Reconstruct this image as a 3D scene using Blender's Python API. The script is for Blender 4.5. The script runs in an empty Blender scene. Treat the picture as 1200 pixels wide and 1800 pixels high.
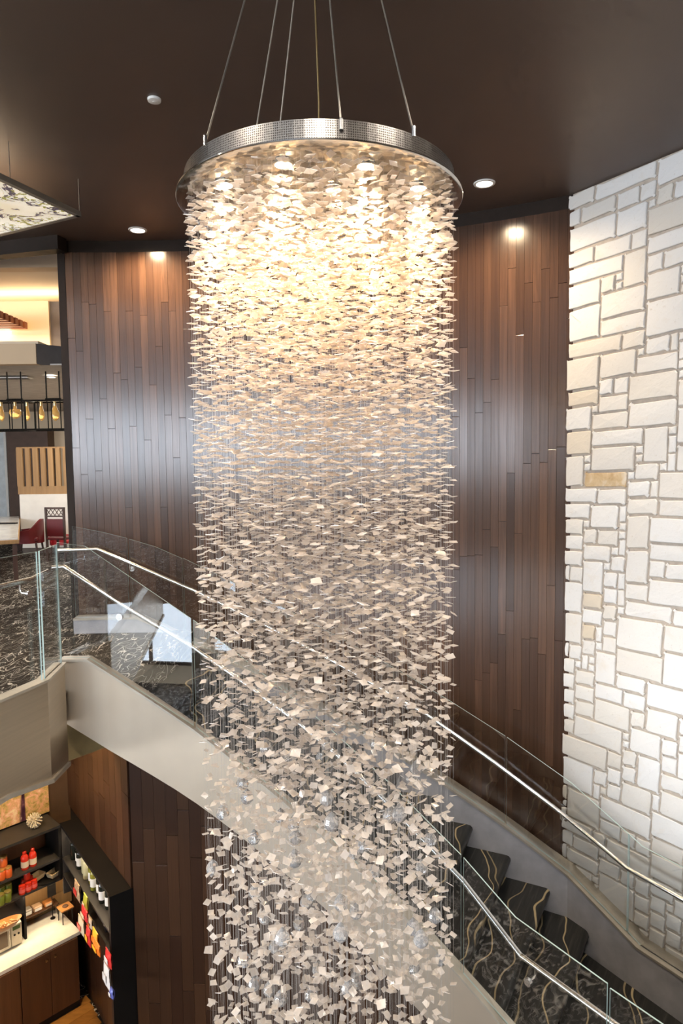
import bpy, math, random
import numpy as np
from mathutils import Vector, Matrix

random.seed(7)
rng = np.random.default_rng(11)
SC = bpy.context.scene
COL = SC.collection
rad = math.radians

# ------------------------------------------------------------------ camera
PITCH, ROLL = rad(4.2), rad(-0.7)
cam_d = bpy.data.cameras.new('camera')
cam_d.sensor_fit = 'HORIZONTAL'
cam_d.sensor_width = 24.0
cam_d.lens = 24.0
cam_d.clip_start = 0.05
cam = bpy.data.objects.new('camera', cam_d)
COL.objects.link(cam)
CAM_R = Matrix.Rotation(math.pi / 2 - PITCH, 4, 'X') @ Matrix.Rotation(ROLL, 4, 'Z')
cam.matrix_world = CAM_R
SC.camera = cam

# ------------------------------------------------------------------ world, large lights, exposure
w = bpy.data.worlds.new('world')
SC.world = w
w.use_nodes = True
w.node_tree.nodes['Background'].inputs[0].default_value = (0.72, 0.80, 1.0, 1)
w.node_tree.nodes['Background'].inputs[1].default_value = 0.30
SC.view_settings.view_transform = 'Standard'
SC.view_settings.look = 'None'
SC.view_settings.gamma = 1.0
SC.view_settings.use_curve_mapping = False
SC.view_settings.exposure = 0.0
SC.cycles.max_bounces = 6
SC.cycles.diffuse_bounces = 4
SC.cycles.glossy_bounces = 4
SC.cycles.adaptive_threshold = 0.08
SC.cycles.adaptive_min_samples = 12
SC.cycles.transparent_max_bounces = 12
SC.cycles.caustics_reflective = False
SC.cycles.caustics_refractive = False
SC.cycles.sample_clamp_indirect = 6.0


def area_light(name, loc, sx, sy, energy, color, rot, spread=180):
    d = bpy.data.lights.new(name, 'AREA')
    d.shape = 'RECTANGLE'
    d.size, d.size_y = sx, sy
    d.energy = energy
    d.color = color
    d.spread = rad(spread)
    o = bpy.data.objects.new(name, d)
    COL.objects.link(o)
    o.location = loc
    o.rotation_euler = rot
    return o


DAY = (0.90, 0.945, 1.0)
WIN_Y = -7.0
# daylight coming through the two window bands in the wall behind the photographer
for (xc, wd, zc, ht, en) in ((-4.9, 8.6, 0.75, 2.5, 1050), (-4.9, 8.6, -4.45, 2.6, 360)):
    area_light('daylight_window', (xc, WIN_Y + 0.10, zc), wd, ht, en, (0.78, 0.88, 1.0), (rad(90), 0, 0))
# unseen side daylight at left, added to light the stone without showing in reflections
for (yc, wd, zc, ht, en) in ((-0.5, 11.0, 0.9, 2.9, 1650), (-0.5, 11.0, -4.5, 2.7, 2400)):
    area_light('daylight_window', (-13.9, yc, zc), ht, wd, en, DAY, (0, rad(-90), 0))

# ------------------------------------------------------------------ geometry helpers
def V(*a):
    return Vector(a)


def ray(x, y):
    return (CAM_R.to_3x3() @ Vector(((x - 600) / 1200, (900 - y) / 1200, -1.0)))


def pz(x, y, z):
    d = ray(x, y)
    return d * (z / d.z)


def pY(x, y, Y):
    d = ray(x, y)
    return d * (Y / d.y)


def pl(x, y, p0, n):
    d = ray(x, y)
    n = Vector((n[0], n[1], n[2] if len(n) > 2 else 0))
    p0 = Vector((p0[0], p0[1], p0[2] if len(p0) > 2 else 0))
    return d * (p0.dot(n) / d.dot(n))


CX, CY = -2.4, -1.45


def cy(R, th, z):
    t = rad(th)
    return Vector((CX + R * math.sin(t), CY + R * math.cos(t), z))


def cyl(x, y, R):
    d = ray(x, y)
    A = d.x ** 2 + d.y ** 2
    B = -2 * (d.x * CX + d.y * CY)
    K = CX * CX + CY * CY - R * R
    return d * ((-B + math.sqrt(B * B - 4 * A * K)) / (2 * A))


def interp(tab, x):
    if x <= tab[0][0]:
        return tab[0][1]
    for (a, b), (c, d) in zip(tab, tab[1:]):
        if x <= c:
            return b + (d - b) * (x - a) / (c - a)
    return tab[-1][1]


class MB:
    def __init__(self):
        self.v, self.f, self.mi = [], [], []

    def add(self, vs, fs, m=0):
        n = len(self.v)
        self.v += [tuple(p) for p in vs]
        self.f += [tuple(i + n for i in f) for f in fs]
        self.mi += [m] * len(fs)
        return self

    def hexa(self, b, t, m=0):
        """b, t: four bottom and four top points in the same order"""
        return self.add(list(b) + list(t), [(3, 2, 1, 0), (4, 5, 6, 7), (0, 1, 5, 4), (1, 2, 6, 5), (2, 3, 7, 6), (3, 0, 4, 7)], m)

    def box(self, x0, x1, y0, y1, z0, z1, m=0):
        return self.hexa([(x0, y0, z0), (x1, y0, z0), (x1, y1, z0), (x0, y1, z0)],
                         [(x0, y0, z1), (x1, y0, z1), (x1, y1, z1), (x0, y1, z1)], m)

    def bbox(self, x0, x1, y0, y1, z0, z1, c=0.01, m=0):
        """box with chamfered edges"""
        vs, idx = [], {}
        for ix, X in enumerate((x0, x1)):
            for iy, Y in enumerate((y0, y1)):
                for iz, Z in enumerate((z0, z1)):
                    sx, sy, sz = (1 - 2 * ix) * c, (1 - 2 * iy) * c, (1 - 2 * iz) * c
                    for k, p in enumerate(((X, Y + sy, Z + sz), (X + sx, Y, Z + sz), (X + sx, Y + sy, Z))):
                        idx[ix, iy, iz, k] = len(vs)
                        vs.append(p)
        fs = []
        g = lambda *a: idx[a]
        for i in (0, 1):
            q = [g(i, 0, 0, 0), g(i, 1, 0, 0), g(i, 1, 1, 0), g(i, 0, 1, 0)]
            fs.append(q if i else q[::-1])
            q = [g(0, i, 0, 1), g(1, i, 0, 1), g(1, i, 1, 1), g(0, i, 1, 1)]
            fs.append(q[::-1] if i else q)
            q = [g(0, 0, i, 2), g(1, 0, i, 2), g(1, 1, i, 2), g(0, 1, i, 2)]
            fs.append(q if i else q[::-1])
            for j in (0, 1):
                fs.append([g(i, j, 0, 0), g(i, j, 1, 0), g(i, j, 1, 1), g(i, j, 0, 1)])
                fs.append([g(i, 0, j, 0), g(i, 1, j, 0), g(i, 1, j, 2), g(i, 0, j, 2)])
                fs.append([g(0, i, j, 1), g(1, i, j, 1), g(1, i, j, 2), g(0, i, j, 2)])
                for k in (0, 1):
                    fs.append([g(i, j, k, 0), g(i, j, k, 1), g(i, j, k, 2)])
        return self.add(vs, fs, m)

    def obox(self, o, ex, ey, ez, m=0):
        """oriented box from corner o and three edge vectors"""
        o, ex, ey, ez = map(Vector, (o, ex, ey, ez))
        return self.hexa([o, o + ex, o + ex + ey, o + ey], [o + ez, o + ex + ez, o + ex + ey + ez, o + ey + ez], m)

    def tube(self, pts, r, n=8, m=0, caps=True):
        pts = [Vector(p) for p in pts]
        rs = r if isinstance(r, (list, tuple)) else [r] * len(pts)
        N = len(pts)
        vs, up = [], None
        for i, p in enumerate(pts):
            t = (pts[min(i + 1, N - 1)] - pts[max(i - 1, 0)]).normalized()
            if up is None:
                up = Vector((0, 0, 1)) if abs(t.z) < 0.9 else Vector((1, 0, 0))
            a = t.cross(up).normalized()
            up = a.cross(t).normalized()
            for k in range(n):
                th = 2 * math.pi * k / n
                vs.append(p + (a * math.cos(th) + up * math.sin(th)) * rs[i])
        fs = []
        for i in range(N - 1):
            for k in range(n):
                k2 = (k + 1) % n
                fs.append((i * n + k, i * n + k2, (i + 1) * n + k2, (i + 1) * n + k))
        if caps:
            fs.append(tuple(range(n))[::-1])
            fs.append(tuple((N - 1) * n + k for k in range(n)))
        return self.add(vs, fs, m)

    def lathe(self, prof, n=16, o=(0, 0, 0), m=0, caps=True):
        """prof: (r, z) from bottom to top"""
        vs, fs = [], []
        for (r, z) in prof:
            for k in range(n):
                a = 2 * math.pi * k / n
                vs.append((o[0] + r * math.cos(a), o[1] + r * math.sin(a), o[2] + z))
        for i in range(len(prof) - 1):
            for k in range(n):
                k2 = (k + 1) % n
                fs.append((i * n + k, i * n + k2, (i + 1) * n + k2, (i + 1) * n + k))
        if caps:
            fs.append(tuple(range(n))[::-1])
            fs.append(tuple((len(prof) - 1) * n + k for k in range(n)))
        return self.add(vs, fs, m)

    def prism(self, poly, z0, z1, m=0):
        n = len(poly)
        vs = [(p[0], p[1], z0) for p in poly] + [(p[0], p[1], z1) for p in poly]
        fs = [tuple(range(n))[::-1], tuple(range(n, 2 * n))] + [(i, (i + 1) % n, n + (i + 1) % n, n + i) for i in range(n)]
        return self.add(vs, fs, m)

    def ribbon(self, pts, off0, off1, dz0, dz1, m=0):
        """rectangular section swept along pts; offsets along the horizontal normal; dz relative to the path"""
        pts = [Vector(p) for p in pts]
        N = len(pts)
        nr = []
        for i in range(N):
            def hn(a, b):
                t = b - a
                t.z = 0
                t.normalize()
                return Vector((t.y, -t.x, 0))
            if i == 0:
                q = hn(pts[0], pts[1])
            elif i == N - 1:
                q = hn(pts[-2], pts[-1])
            else:
                n1, n2 = hn(pts[i - 1], pts[i]), hn(pts[i], pts[i + 1])
                q = (n1 + n2).normalized()
                q = q / max(0.5, q.dot(n1))
            nr.append(q)
        g0 = dz0 if isinstance(dz0, (list, tuple)) else [dz0] * N
        g1 = dz1 if isinstance(dz1, (list, tuple)) else [dz1] * N
        vs = []
        for p, q, a, b in zip(pts, nr, g0, g1):
            z0, z1 = Vector((0, 0, a)), Vector((0, 0, b))
            vs += [p + q * off0 + z0, p + q * off1 + z0, p + q * off1 + z1, p + q * off0 + z1]
        fs = [(0, 1, 2, 3), tuple((N - 1) * 4 + k for k in (3, 2, 1, 0))]
        ms = [1, 1]
        for i in range(N - 1):
            a, b = i * 4, i * 4 + 4
            for k in range(4):
                k2 = (k + 1) % 4
                fs.append((a + k2, a + k, b + k, b + k2))
                ms.append(1 if k in (0, 2) else 0)
        n = len(self.v)
        self.v += [tuple(p) for p in vs]
        self.f += [tuple(i + n for i in f) for f in fs]
        self.mi += [x if m == 'edge' else m for x in ms]
        return self

    def mesh(self, name, mats, smooth=False):
        me = bpy.data.meshes.new(name)
        me.from_pydata(self.v, [], self.f)
        mats = mats if isinstance(mats, (list, tuple)) else [mats]
        for x in mats:
            me.materials.append(x)
        if len(mats) > 1:
            me.polygons.foreach_set('material_index', self.mi)
        if smooth:
            me.polygons.foreach_set('use_smooth', [True] * len(self.f))
            me.set_sharp_from_angle(angle=rad(38))
        me.update()
        return me

    def build(self, name, mats, parent=None, smooth=False, **kw):
        return link(name, self.mesh(name, mats, smooth), parent, **kw)


def tag(o, label=None, cat=None, group=None, kind=None):
    for k, v in (('label', label), ('category', cat), ('group', group), ('kind', kind)):
        if v:
            o[k] = v
    return o


def link(name, data, parent=None, loc=None, rot=None, scale=None, **kw):
    o = bpy.data.objects.new(name, data)
    COL.objects.link(o)
    if parent is not None:
        o.parent = parent
    if loc is not None:
        o.location = loc
    if rot is not None:
        o.rotation_euler = rot
    if scale is not None:
        o.scale = scale
    return tag(o, **kw)


def thing(name, label, cat, loc=(0, 0, 0), rz=0.0, group=None, kind=None):
    return link(name, None, None, loc, (0, 0, rz), label=label, cat=cat, group=group, kind=kind)


def copy_tree(o, parent=None):
    c = o.copy()
    COL.objects.link(c)
    if parent is not None:
        c.parent = parent
    for ch in [x for x in bpy.data.objects if x.parent == o]:
        copy_tree(ch, c)
    return c


def ordinal(i):
    return ['first', 'second', 'third', 'fourth', 'fifth', 'sixth', 'seventh', 'eighth', 'ninth', 'tenth', 'eleventh', 'twelfth'][i]


# ------------------------------------------------------------------ materials
MATS = {}


class NT:
    def __init__(self, name):
        self.m = bpy.data.materials.new(name)
        self.m.use_nodes = True
        self.t = self.m.node_tree
        self.b = self.t.nodes['Principled BSDF']
        self.out = self.t.nodes['Material Output']

    def n(self, typ, ins=None, **props):
        nd = self.t.nodes.new(typ)
        for k, v in props.items():
            setattr(nd, k, v)
        for k, v in (ins or {}).items():
            self.set(nd.inputs[k], v)
        return nd

    def set(self, sock, v):
        if isinstance(v, bpy.types.NodeSocket):
            self.t.links.new(v, sock)
        else:
            sock.default_value = v

    def coord(self, which='Object', scale=(1, 1, 1), rot=(0, 0, 0)):
        tc = self.n('ShaderNodeTexCoord')
        mp = self.n('ShaderNodeMapping', {'Vector': tc.outputs[which], 'Scale': scale, 'Rotation': rot})
        return mp.outputs[0]

    def noise(self, vec, scale=5, detail=3, rough=0.55, dist=0.0):
        return self.n('ShaderNodeTexNoise', {'Vector': vec, 'Scale': scale, 'Detail': detail, 'Roughness': rough, 'Distortion': dist}).outputs[0]

    def ramp(self, fac, stops, interp='LINEAR'):
        r = self.n('ShaderNodeValToRGB', {'Fac': fac})
        e = r.color_ramp
        e.interpolation = interp
        while len(e.elements) < len(stops):
            e.elements.new(0.5)
        for el, (p, c) in zip(e.elements, stops):
            el.position = p
            el.color = (*c, 1) if len(c) == 3 else c
        return r.outputs[0]

    def mix(self, fac, a, b, mode='MIX'):
        nd = self.n('ShaderNodeMix', data_type='RGBA', blend_type=mode)
        self.set(nd.inputs[0], fac)
        for s, v in ((nd.inputs[6], a), (nd.inputs[7], b)):
            self.set(s, (*v, 1) if isinstance(v, tuple) and len(v) == 3 else v)
        return nd.outputs[2]

    def math(self, op, a, b=0.0, c=None):
        nd = self.n('ShaderNodeMath', operation=op)
        self.set(nd.inputs[0], a)
        self.set(nd.inputs[1], b)
        if c is not None:
            self.set(nd.inputs[2], c)
        return nd.outputs[0]

    def bump(self, h, strength=0.3, dist=0.01):
        nd = self.n('ShaderNodeBump', {'Height': h, 'Strength': strength, 'Distance': dist})
        self.t.links.new(nd.outputs[0], self.b.inputs['Normal'])

    def rnd(self):
        return self.n('ShaderNodeObjectInfo').outputs['Random']

    def P(self, **kw):
        for k, v in kw.items():
            key = {'color': 'Base Color', 'rough': 'Roughness', 'metal': 'Metallic', 'spec': 'Specular IOR Level', 'coat': 'Coat Weight',
                   'emit': 'Emission Color', 'estr': 'Emission Strength', 'coatr': 'Coat Roughness', 'aniso': 'Anisotropic'}[k]
            if isinstance(v, tuple) and len(v) == 3:
                v = (*v, 1)
            self.set(self.b.inputs[key], v)
        return self.m


def plain(name, color, rough=0.5, metal=0.0, var=0.12, scale=6.0, **kw):
    """principled with a little procedural variation"""
    if name in MATS:
        return MATS[name]
    t = NT(name)
    f = t.noise(t.coord(), scale, 3)
    c2 = tuple(max(0, c * (1 - var)) for c in color)
    c1 = tuple(min(1, c * (1 + var)) for c in color)
    t.P(color=t.ramp(f, [(0.3, c2), (0.7, c1)]), rough=rough, metal=metal, **kw)
    MATS[name] = t.m
    return t.m


def emissive(name, color, strength, base=(0.8, 0.8, 0.8)):
    if name in MATS:
        return MATS[name]
    t = NT(name)
    f = t.noise(t.coord(), 3.0, 1)
    t.P(color=base, rough=0.4, emit=t.ramp(f, [(0.2, tuple(c * 0.94 for c in color)), (0.8, color)]), estr=strength)
    MATS[name] = t.m
    return t.m


def m_wood(name, dark, light, rough=0.36, grain=(30, 30, 1.4), rs=0.5, coat=0.0):
    t = NT(name)
    rn = t.rnd()
    off = t.n('ShaderNodeVectorMath', {0: t.coord('Object'), 1: (0, 0, 0)}, operation='ADD')
    sh = t.n('ShaderNodeCombineXYZ', {'X': t.math('MULTIPLY', rn, 13.0), 'Y': t.math('MULTIPLY', rn, 7.0), 'Z': t.math('MULTIPLY', rn, 29.0)})
    t.set(off.inputs[1], sh.outputs[0])
    mp = t.n('ShaderNodeMapping', {'Vector': off.outputs[0], 'Scale': grain})
    g = t.noise(mp.outputs[0], 1.0, 5, 0.65, 0.6)
    base = t.ramp(rn, [(0.0, dark), (0.45, tuple((a + b) * 0.45 for a, b in zip(dark, light))), (1.0, light)])
    col = t.mix(t.ramp(g, [(0.35, (0, 0, 0)), (0.7, (0.55, 0.55, 0.55))]), base, tuple(c * 0.55 for c in dark))
    t.P(color=col, rough=t.math('ADD', t.math('MULTIPLY', g, 0.10), rough - 0.05), spec=rs, coat=coat, coatr=0.25)
    t.bump(g, 0.05, 0.003)
    return t.m


def m_glass(name, tint=(0.98, 0.992, 0.99), refl=0.085):
    t = NT(name)
    fc = t.n('ShaderNodeLayerWeight', {'Blend': 0.5}).outputs['Facing']
    fac = t.math('MINIMUM', t.math('ADD', t.math('MULTIPLY', t.math('POWER', fc, 5.0), 0.9), refl), 1.0)
    wav = t.noise(t.coord(), 0.6, 1)
    tr = t.n('ShaderNodeBsdfTransparent', {'Color': t.mix(wav, (*tint, 1), (*[min(1, c * 1.02) for c in tint], 1))})
    gl = t.n('ShaderNodeBsdfGlossy', {'Color': (0.95, 0.98, 1.0, 1), 'Roughness': 0.012})
    mx = t.n('ShaderNodeMixShader', {0: fac, 1: tr.outputs[0], 2: gl.outputs[0]})
    t.t.links.new(mx.outputs[0], t.out.inputs[0])
    return t.m


def m_carpet(name, base, line, scale=9.0, st=(1, 1, 1), thick=0.011):
    t = NT(name)
    co = t.coord('Object', st)
    h = None
    for k, (s, o) in enumerate(((1.0, 0), (1.3, 17.0), (0.85, 41.0))):
        mp = t.n('ShaderNodeMapping', {'Vector': co, 'Location': (o, o * 0.7, 0), 'Rotation': (0, 0, o), 'Scale': (s, s * 1.25, 1)})
        f = t.noise(mp.outputs[0], scale, 1.0, 0.4, 0.8)
        d = t.math('ABSOLUTE', t.math('SUBTRACT', f, 0.47 + 0.03 * k))
        ln = t.math('LESS_THAN', d, thick)
        brk = t.noise(mp.outputs[0], scale * 0.9, 0.0)
        ln = t.math('MULTIPLY', ln, t.math('GREATER_THAN', brk, 0.40))
        h = ln if h is None else t.math('MAXIMUM', h, ln)
    fz = t.noise(co, 60, 2)
    t.P(color=t.mix(h, t.ramp(fz, [(0.3, tuple(c * 0.7 for c in base)), (0.7, base)]), line), rough=0.9, spec=0.1)
    return t.m


def m_marble(name):
    t = NT(name)
    rn = t.rnd()
    tc = t.n('ShaderNodeTexCoord').outputs['Object']
    off = t.n('ShaderNodeVectorMath', {0: tc}, operation='ADD')
    sh = t.n('ShaderNodeCombineXYZ', {'X': t.math('MULTIPLY', rn, 31.0), 'Y': t.math('MULTIPLY', rn, 17.0), 'Z': 0.0})
    t.set(off.inputs[1], sh.outputs[0])
    # local y runs across the stair, grain is stretched along it
    g = t.noise(t.n('ShaderNodeMapping', {'Vector': off.outputs[0], 'Scale': (34, 2.0, 20)}).outputs[0], 1.0, 4, 0.6, 0.5)
    vn = t.noise(t.n('ShaderNodeMapping', {'Vector': off.outputs[0], 'Scale': (0.5, 1.25, 0.5)}).outputs[0], 1.0, 2, 0.4)
    sx = t.n('ShaderNodeSeparateXYZ', {0: tc})
    ph = t.math('ADD', t.math('MULTIPLY', sx.outputs[0], 2.1), t.math('MULTIPLY', sx.outputs[1], 0.16))
    ph = t.math('ADD', t.math('ADD', ph, t.math('MULTIPLY', vn, 1.5)), t.math('MULTIPLY', rn, 5.0))
    d1 = t.math('ABSOLUTE', t.math('SUBTRACT', t.math('FRACT', ph), 0.5))
    d2 = t.math('ABSOLUTE', t.math('SUBTRACT', t.math('FRACT', t.math('ADD', t.math('MULTIPLY', ph, 0.73), 0.31)), 0.5))
    vein = t.math('MAXIMUM', t.math('LESS_THAN', d1, t.math('MULTIPLY', vn, 0.03)), t.math('MULTIPLY', t.math('LESS_THAN', d2, 0.011), 0.6))
    col = t.ramp(g, [(0.3, (0.008, 0.009, 0.009)), (0.55, (0.02, 0.02, 0.019)), (0.75, (0.055, 0.052, 0.046))])
    t.P(color=t.mix(vein, col, (0.36, 0.29, 0.17)), rough=0.33, spec=0.45)
    return t.m


def m_stone(name):
    t = NT(name)
    rn = t.rnd()
    co = t.coord('Object')
    off = t.n('ShaderNodeVectorMath', {0: co}, operation='ADD')
    t.set(off.inputs[1], t.n('ShaderNodeCombineXYZ', {'X': t.math('MULTIPLY', rn, 50.0), 'Y': 0.0, 'Z': t.math('MULTIPLY', rn, 23.0)}).outputs[0])
    base = t.ramp(rn, [(0.0, (0.69, 0.64, 0.57)), (0.18, (0.74, 0.715, 0.68)), (0.75, (0.775, 0.765, 0.75)), (0.97, (0.72, 0.68, 0.62)), (1.0, (0.66, 0.54, 0.38))])
    st = t.noise(off.outputs[0], 5.0, 6, 0.65, 0.6)
    col = t.mix(t.ramp(st, [(0.55, (0, 0, 0)), (0.78, (0.45, 0.45, 0.45))]), base, (0.68, 0.59, 0.47))
    pit = t.noise(off.outputs[0], 38.0, 3, 0.6)
    col = t.mix(t.ramp(pit, [(0.64, (0, 0, 0)), (0.76, (0.35, 0.35, 0.35))]), col, (0.45, 0.37, 0.28))
    t.P(color=col, rough=0.82, spec=0.2)
    t.bump(t.math('ADD', t.math('MULTIPLY', st, 0.7), t.math('MULTIPLY', pit, 0.3)), 0.35, 0.02)
    return t.m


def m_metal(name, color, rough, stretch=(2, 2, 60), amp=0.10):
    t = NT(name)
    g = t.noise(t.coord('Object', stretch), 1.0, 3, 0.6)
    t.P(color=t.ramp(g, [(0.3, tuple(c * 0.9 for c in color)), (0.7, color)]), metal=1.0,
        rough=t.math('ADD', t.math('MULTIPLY', g, amp), rough - amp / 2))
    return t.m


def m_leaf(name):
    t = NT(name)
    g = t.noise(t.coord('Object'), 14.0, 2)
    col = t.ramp(g, [(0.3, (0.89, 0.81, 0.74)), (0.7, (0.97, 0.92, 0.88))])
    df = t.n('ShaderNodeBsdfDiffuse', {'Color': col})
    tl = t.n('ShaderNodeBsdfTranslucent', {'Color': col})
    gl = t.n('ShaderNodeBsdfGlossy', {'Color': (1, 1, 1, 1), 'Roughness': 0.22})
    a = t.n('ShaderNodeMixShader', {0: 0.5, 1: df.outputs[0], 2: tl.outputs[0]})
    a = t.n('ShaderNodeMixShader', {0: 0.40, 1: a.outputs[0], 2: t.n('ShaderNodeBsdfTransparent', {'Color': (1, 0.97, 0.92, 1)}).outputs[0]})
    b = t.n('ShaderNodeMixShader', {0: 0.08, 1: a.outputs[0], 2: gl.outputs[0]})
    t.t.links.new(b.outputs[0], t.out.inputs[0])
    return t.m


def m_perforated(name):
    t = NT(name)
    co = t.n('ShaderNodeTexCoord').outputs['Object']
    s = t.n('ShaderNodeSeparateXYZ', {0: co})
    ang = t.math('ARCTAN2', s.outputs[1], s.outputs[0])
    uv = t.n('ShaderNodeCombineXYZ', {'X': t.math('MULTIPLY', ang, 0.64), 'Y': s.outputs[2], 'Z': 0.0})
    vo = t.n('ShaderNodeTexVoronoi', {'Vector': uv.outputs[0], 'Scale': 110.0, 'Randomness': 0.15})
    hole = t.math('MULTIPLY', t.math('LESS_THAN', vo.outputs['Distance'], 0.36), 0.75)
    t.P(color=(0.30, 0.28, 0.26), metal=1.0, rough=0.28)
    tr = t.n('ShaderNodeBsdfTransparent')
    mx = t.n('ShaderNodeMixShader', {0: hole, 1: t.b.outputs[0], 2: tr.outputs[0]})
    t.t.links.new(mx.outputs[0], t.out.inputs[0])
    return t.m


def m_forest(name):
    t = NT(name)
    co = t.coord('Object')
    s = t.n('ShaderNodeSeparateXYZ', {0: co})
    fol = t.noise(co, 11.0, 5, 0.7, 0.6)
    big = t.noise(co, 2.3, 1)
    leaf = t.ramp(t.math('ADD', t.math('MULTIPLY', fol, 0.75), t.math('MULTIPLY', big, 0.25)),
                  [(0.30, (0.10, 0.03, 0.05)), (0.42, (0.28, 0.20, 0.04)), (0.50, (0.62, 0.42, 0.16)), (0.57, (0.80, 0.42, 0.26)), (0.68, (0.95, 0.78, 0.50))])
    wv = t.noise(t.n('ShaderNodeMapping', {'Vector': co, 'Scale': (4.2, 1, 0.22)}).outputs[0], 1.0, 2, 0.4)
    trunk = t.ramp(wv, [(0.56, (0, 0, 0)), (0.585, (1, 1, 1))])
    bark = t.ramp(t.noise(t.n('ShaderNodeMapping', {'Vector': co, 'Scale': (9, 1, 3)}).outputs[0], 3.0, 4), [(0.4, (0.045, 0.012, 0.03)), (0.6, (0.10, 0.03, 0.06)), (0.78, (0.55, 0.42, 0.38))])
    t.P(color=t.mix(trunk, leaf, bark), rough=0.5)
    return t.m


def m_branches(name):
    t = NT(name)
    co = t.coord('Object')
    f = t.noise(co, 3.2, 4, 0.6, 1.0)
    d = t.math('ABSOLUTE', t.math('SUBTRACT', f, 0.5))
    br = t.ramp(d, [(0.012, (1, 1, 1)), (0.035, (0, 0, 0))])
    fo = t.noise(co, 22.0, 4, 0.7)
    msk = t.noise(co, 2.1, 1)
    leaf = t.math('MULTIPLY', t.math('GREATER_THAN', fo, 0.54), t.math('GREATER_THAN', msk, 0.50))
    bg = t.ramp(t.noise(co, 1.2, 2), [(0.3, (0.62, 0.50, 0.32)), (0.7, (0.95, 0.90, 0.78))])
    col = t.mix(br, bg, (0.05, 0.035, 0.06))
    col = t.mix(leaf, col, (0.24, 0.22, 0.04))
    t.P(color=col, rough=0.35, emit=col, estr=0.8)  # print emits its own colour in place of light on the sheet
    return t.m


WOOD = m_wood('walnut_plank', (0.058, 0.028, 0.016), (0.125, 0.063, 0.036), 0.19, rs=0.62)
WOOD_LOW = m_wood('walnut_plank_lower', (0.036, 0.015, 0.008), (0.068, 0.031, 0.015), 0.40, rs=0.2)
WOOD_CAB = m_wood('cabinet_walnut', (0.10, 0.042, 0.018), (0.14, 0.06, 0.026), 0.42, (14, 14, 1.0))
WOOD_ORANGE = m_wood('orange_wood', (0.42, 0.17, 0.05), (0.60, 0.27, 0.09), 0.4, (6, 30, 6))
WOOD_TAN = m_wood('tan_wood', (0.36, 0.20, 0.075), (0.46, 0.27, 0.11), 0.5, (20, 20, 1.0))
WOOD_CHAIR = m_wood('dark_chair_wood', (0.05, 0.022, 0.014), (0.07, 0.03, 0.02), 0.4)
WOOD_RED = m_wood('red_slat_wood', (0.20, 0.06, 0.025), (0.27, 0.085, 0.035), 0.45, (2, 20, 20))
BACKING = plain('wall_backing', (0.012, 0.009, 0.008), 0.8)
CEIL = plain('ceiling_brown', (0.10, 0.067, 0.051), 0.45, var=0.06, scale=1.5)
TRIM_DK = plain('dark_trim', (0.022, 0.014, 0.010), 0.5, spec=0.15)
MORTAR = plain('mortar', (0.50, 0.43, 0.36), 0.95, scale=20)
STONE = m_stone('limestone')
GLASS = m_glass('balustrade_glass')
GLASS_EDGE = plain('glass_edge', (0.52, 0.70, 0.70), 0.15, var=0.05, spec=0.8)
STEEL = m_metal('brushed_steel', (0.80, 0.79, 0.77), 0.24)
CHAMP = m_metal('champagne_metal', (0.64, 0.54, 0.41), 0.38, (1.2, 1.2, 40), 0.12)
STRING = plain('satin_stringer', (0.60, 0.515, 0.41), 0.38, 0.65, var=0.05, scale=2.0)
CAPM = plain('stringer_cap', (0.55, 0.50, 0.42), 0.35, 0.6)
PAINT_GREY = plain('stringer_inner_paint', (0.40, 0.40, 0.43), 0.38)
MARBLE = m_marble('black_marble_gold_vein')
CARPET = m_carpet('squiggle_carpet', (0.040, 0.036, 0.033), (0.62, 0.58, 0.53), 6.5, (1.15, 0.36, 1), 0.007)
CARPET_LOW = m_carpet('squiggle_carpet_lower', (0.045, 0.040, 0.038), (0.80, 0.76, 0.72), 4.6, (1, 0.85, 1), 0.012)
CREAM = plain('cream_paint', (0.70, 0.57, 0.41), 0.75, var=0.04, scale=1.0)
WHITE = plain('white_paint', (0.80, 0.78, 0.74), 0.6, var=0.04)
GREYW = plain('grey_paint', (0.12, 0.10, 0.09), 0.7)
BLACK = plain('black_laminate', (0.010, 0.009, 0.009), 0.45, spec=0.2)
BLACKM = plain('black_metal', (0.015, 0.014, 0.013), 0.38, 0.5)
DKGREY = plain('charcoal_shelf', (0.042, 0.038, 0.036), 0.45, spec=0.3)
QUARTZ = plain('white_quartz', (0.84, 0.80, 0.72), 0.22, var=0.05, scale=14)
WFLOOR = m_wood('orange_floor_board', (0.46, 0.19, 0.04), (0.58, 0.26, 0.06), 0.3, (3, 22, 3))
RED = plain('red_leather', (0.42, 0.012, 0.02), 0.38)
DKRED = plain('dark_red_leather', (0.12, 0.008, 0.012), 0.4)
LEAF = m_leaf('cream_glass_leaf')
WIRE = plain('nylon_wire', (0.42, 0.38, 0.34), 0.3)
CABLE = plain('steel_cable', (0.42, 0.37, 0.31), 0.35, 0.7)
PERF = m_perforated('perforated_steel')
MIRROR = m_metal('polished_plate', (0.58, 0.56, 0.53), 0.10, (1, 1, 1), 0.03)
LAMPW = emissive('downlight_glow', (1.0, 0.93, 0.80), 14.0)
SPOTW = emissive('spot_glow', (1.0, 0.86, 0.62), 40.0)
BRASS = plain('brass', (0.72, 0.55, 0.28), 0.3, 1.0)
PAPER = plain('white_label_paper', (0.82, 0.80, 0.76), 0.7)

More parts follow.
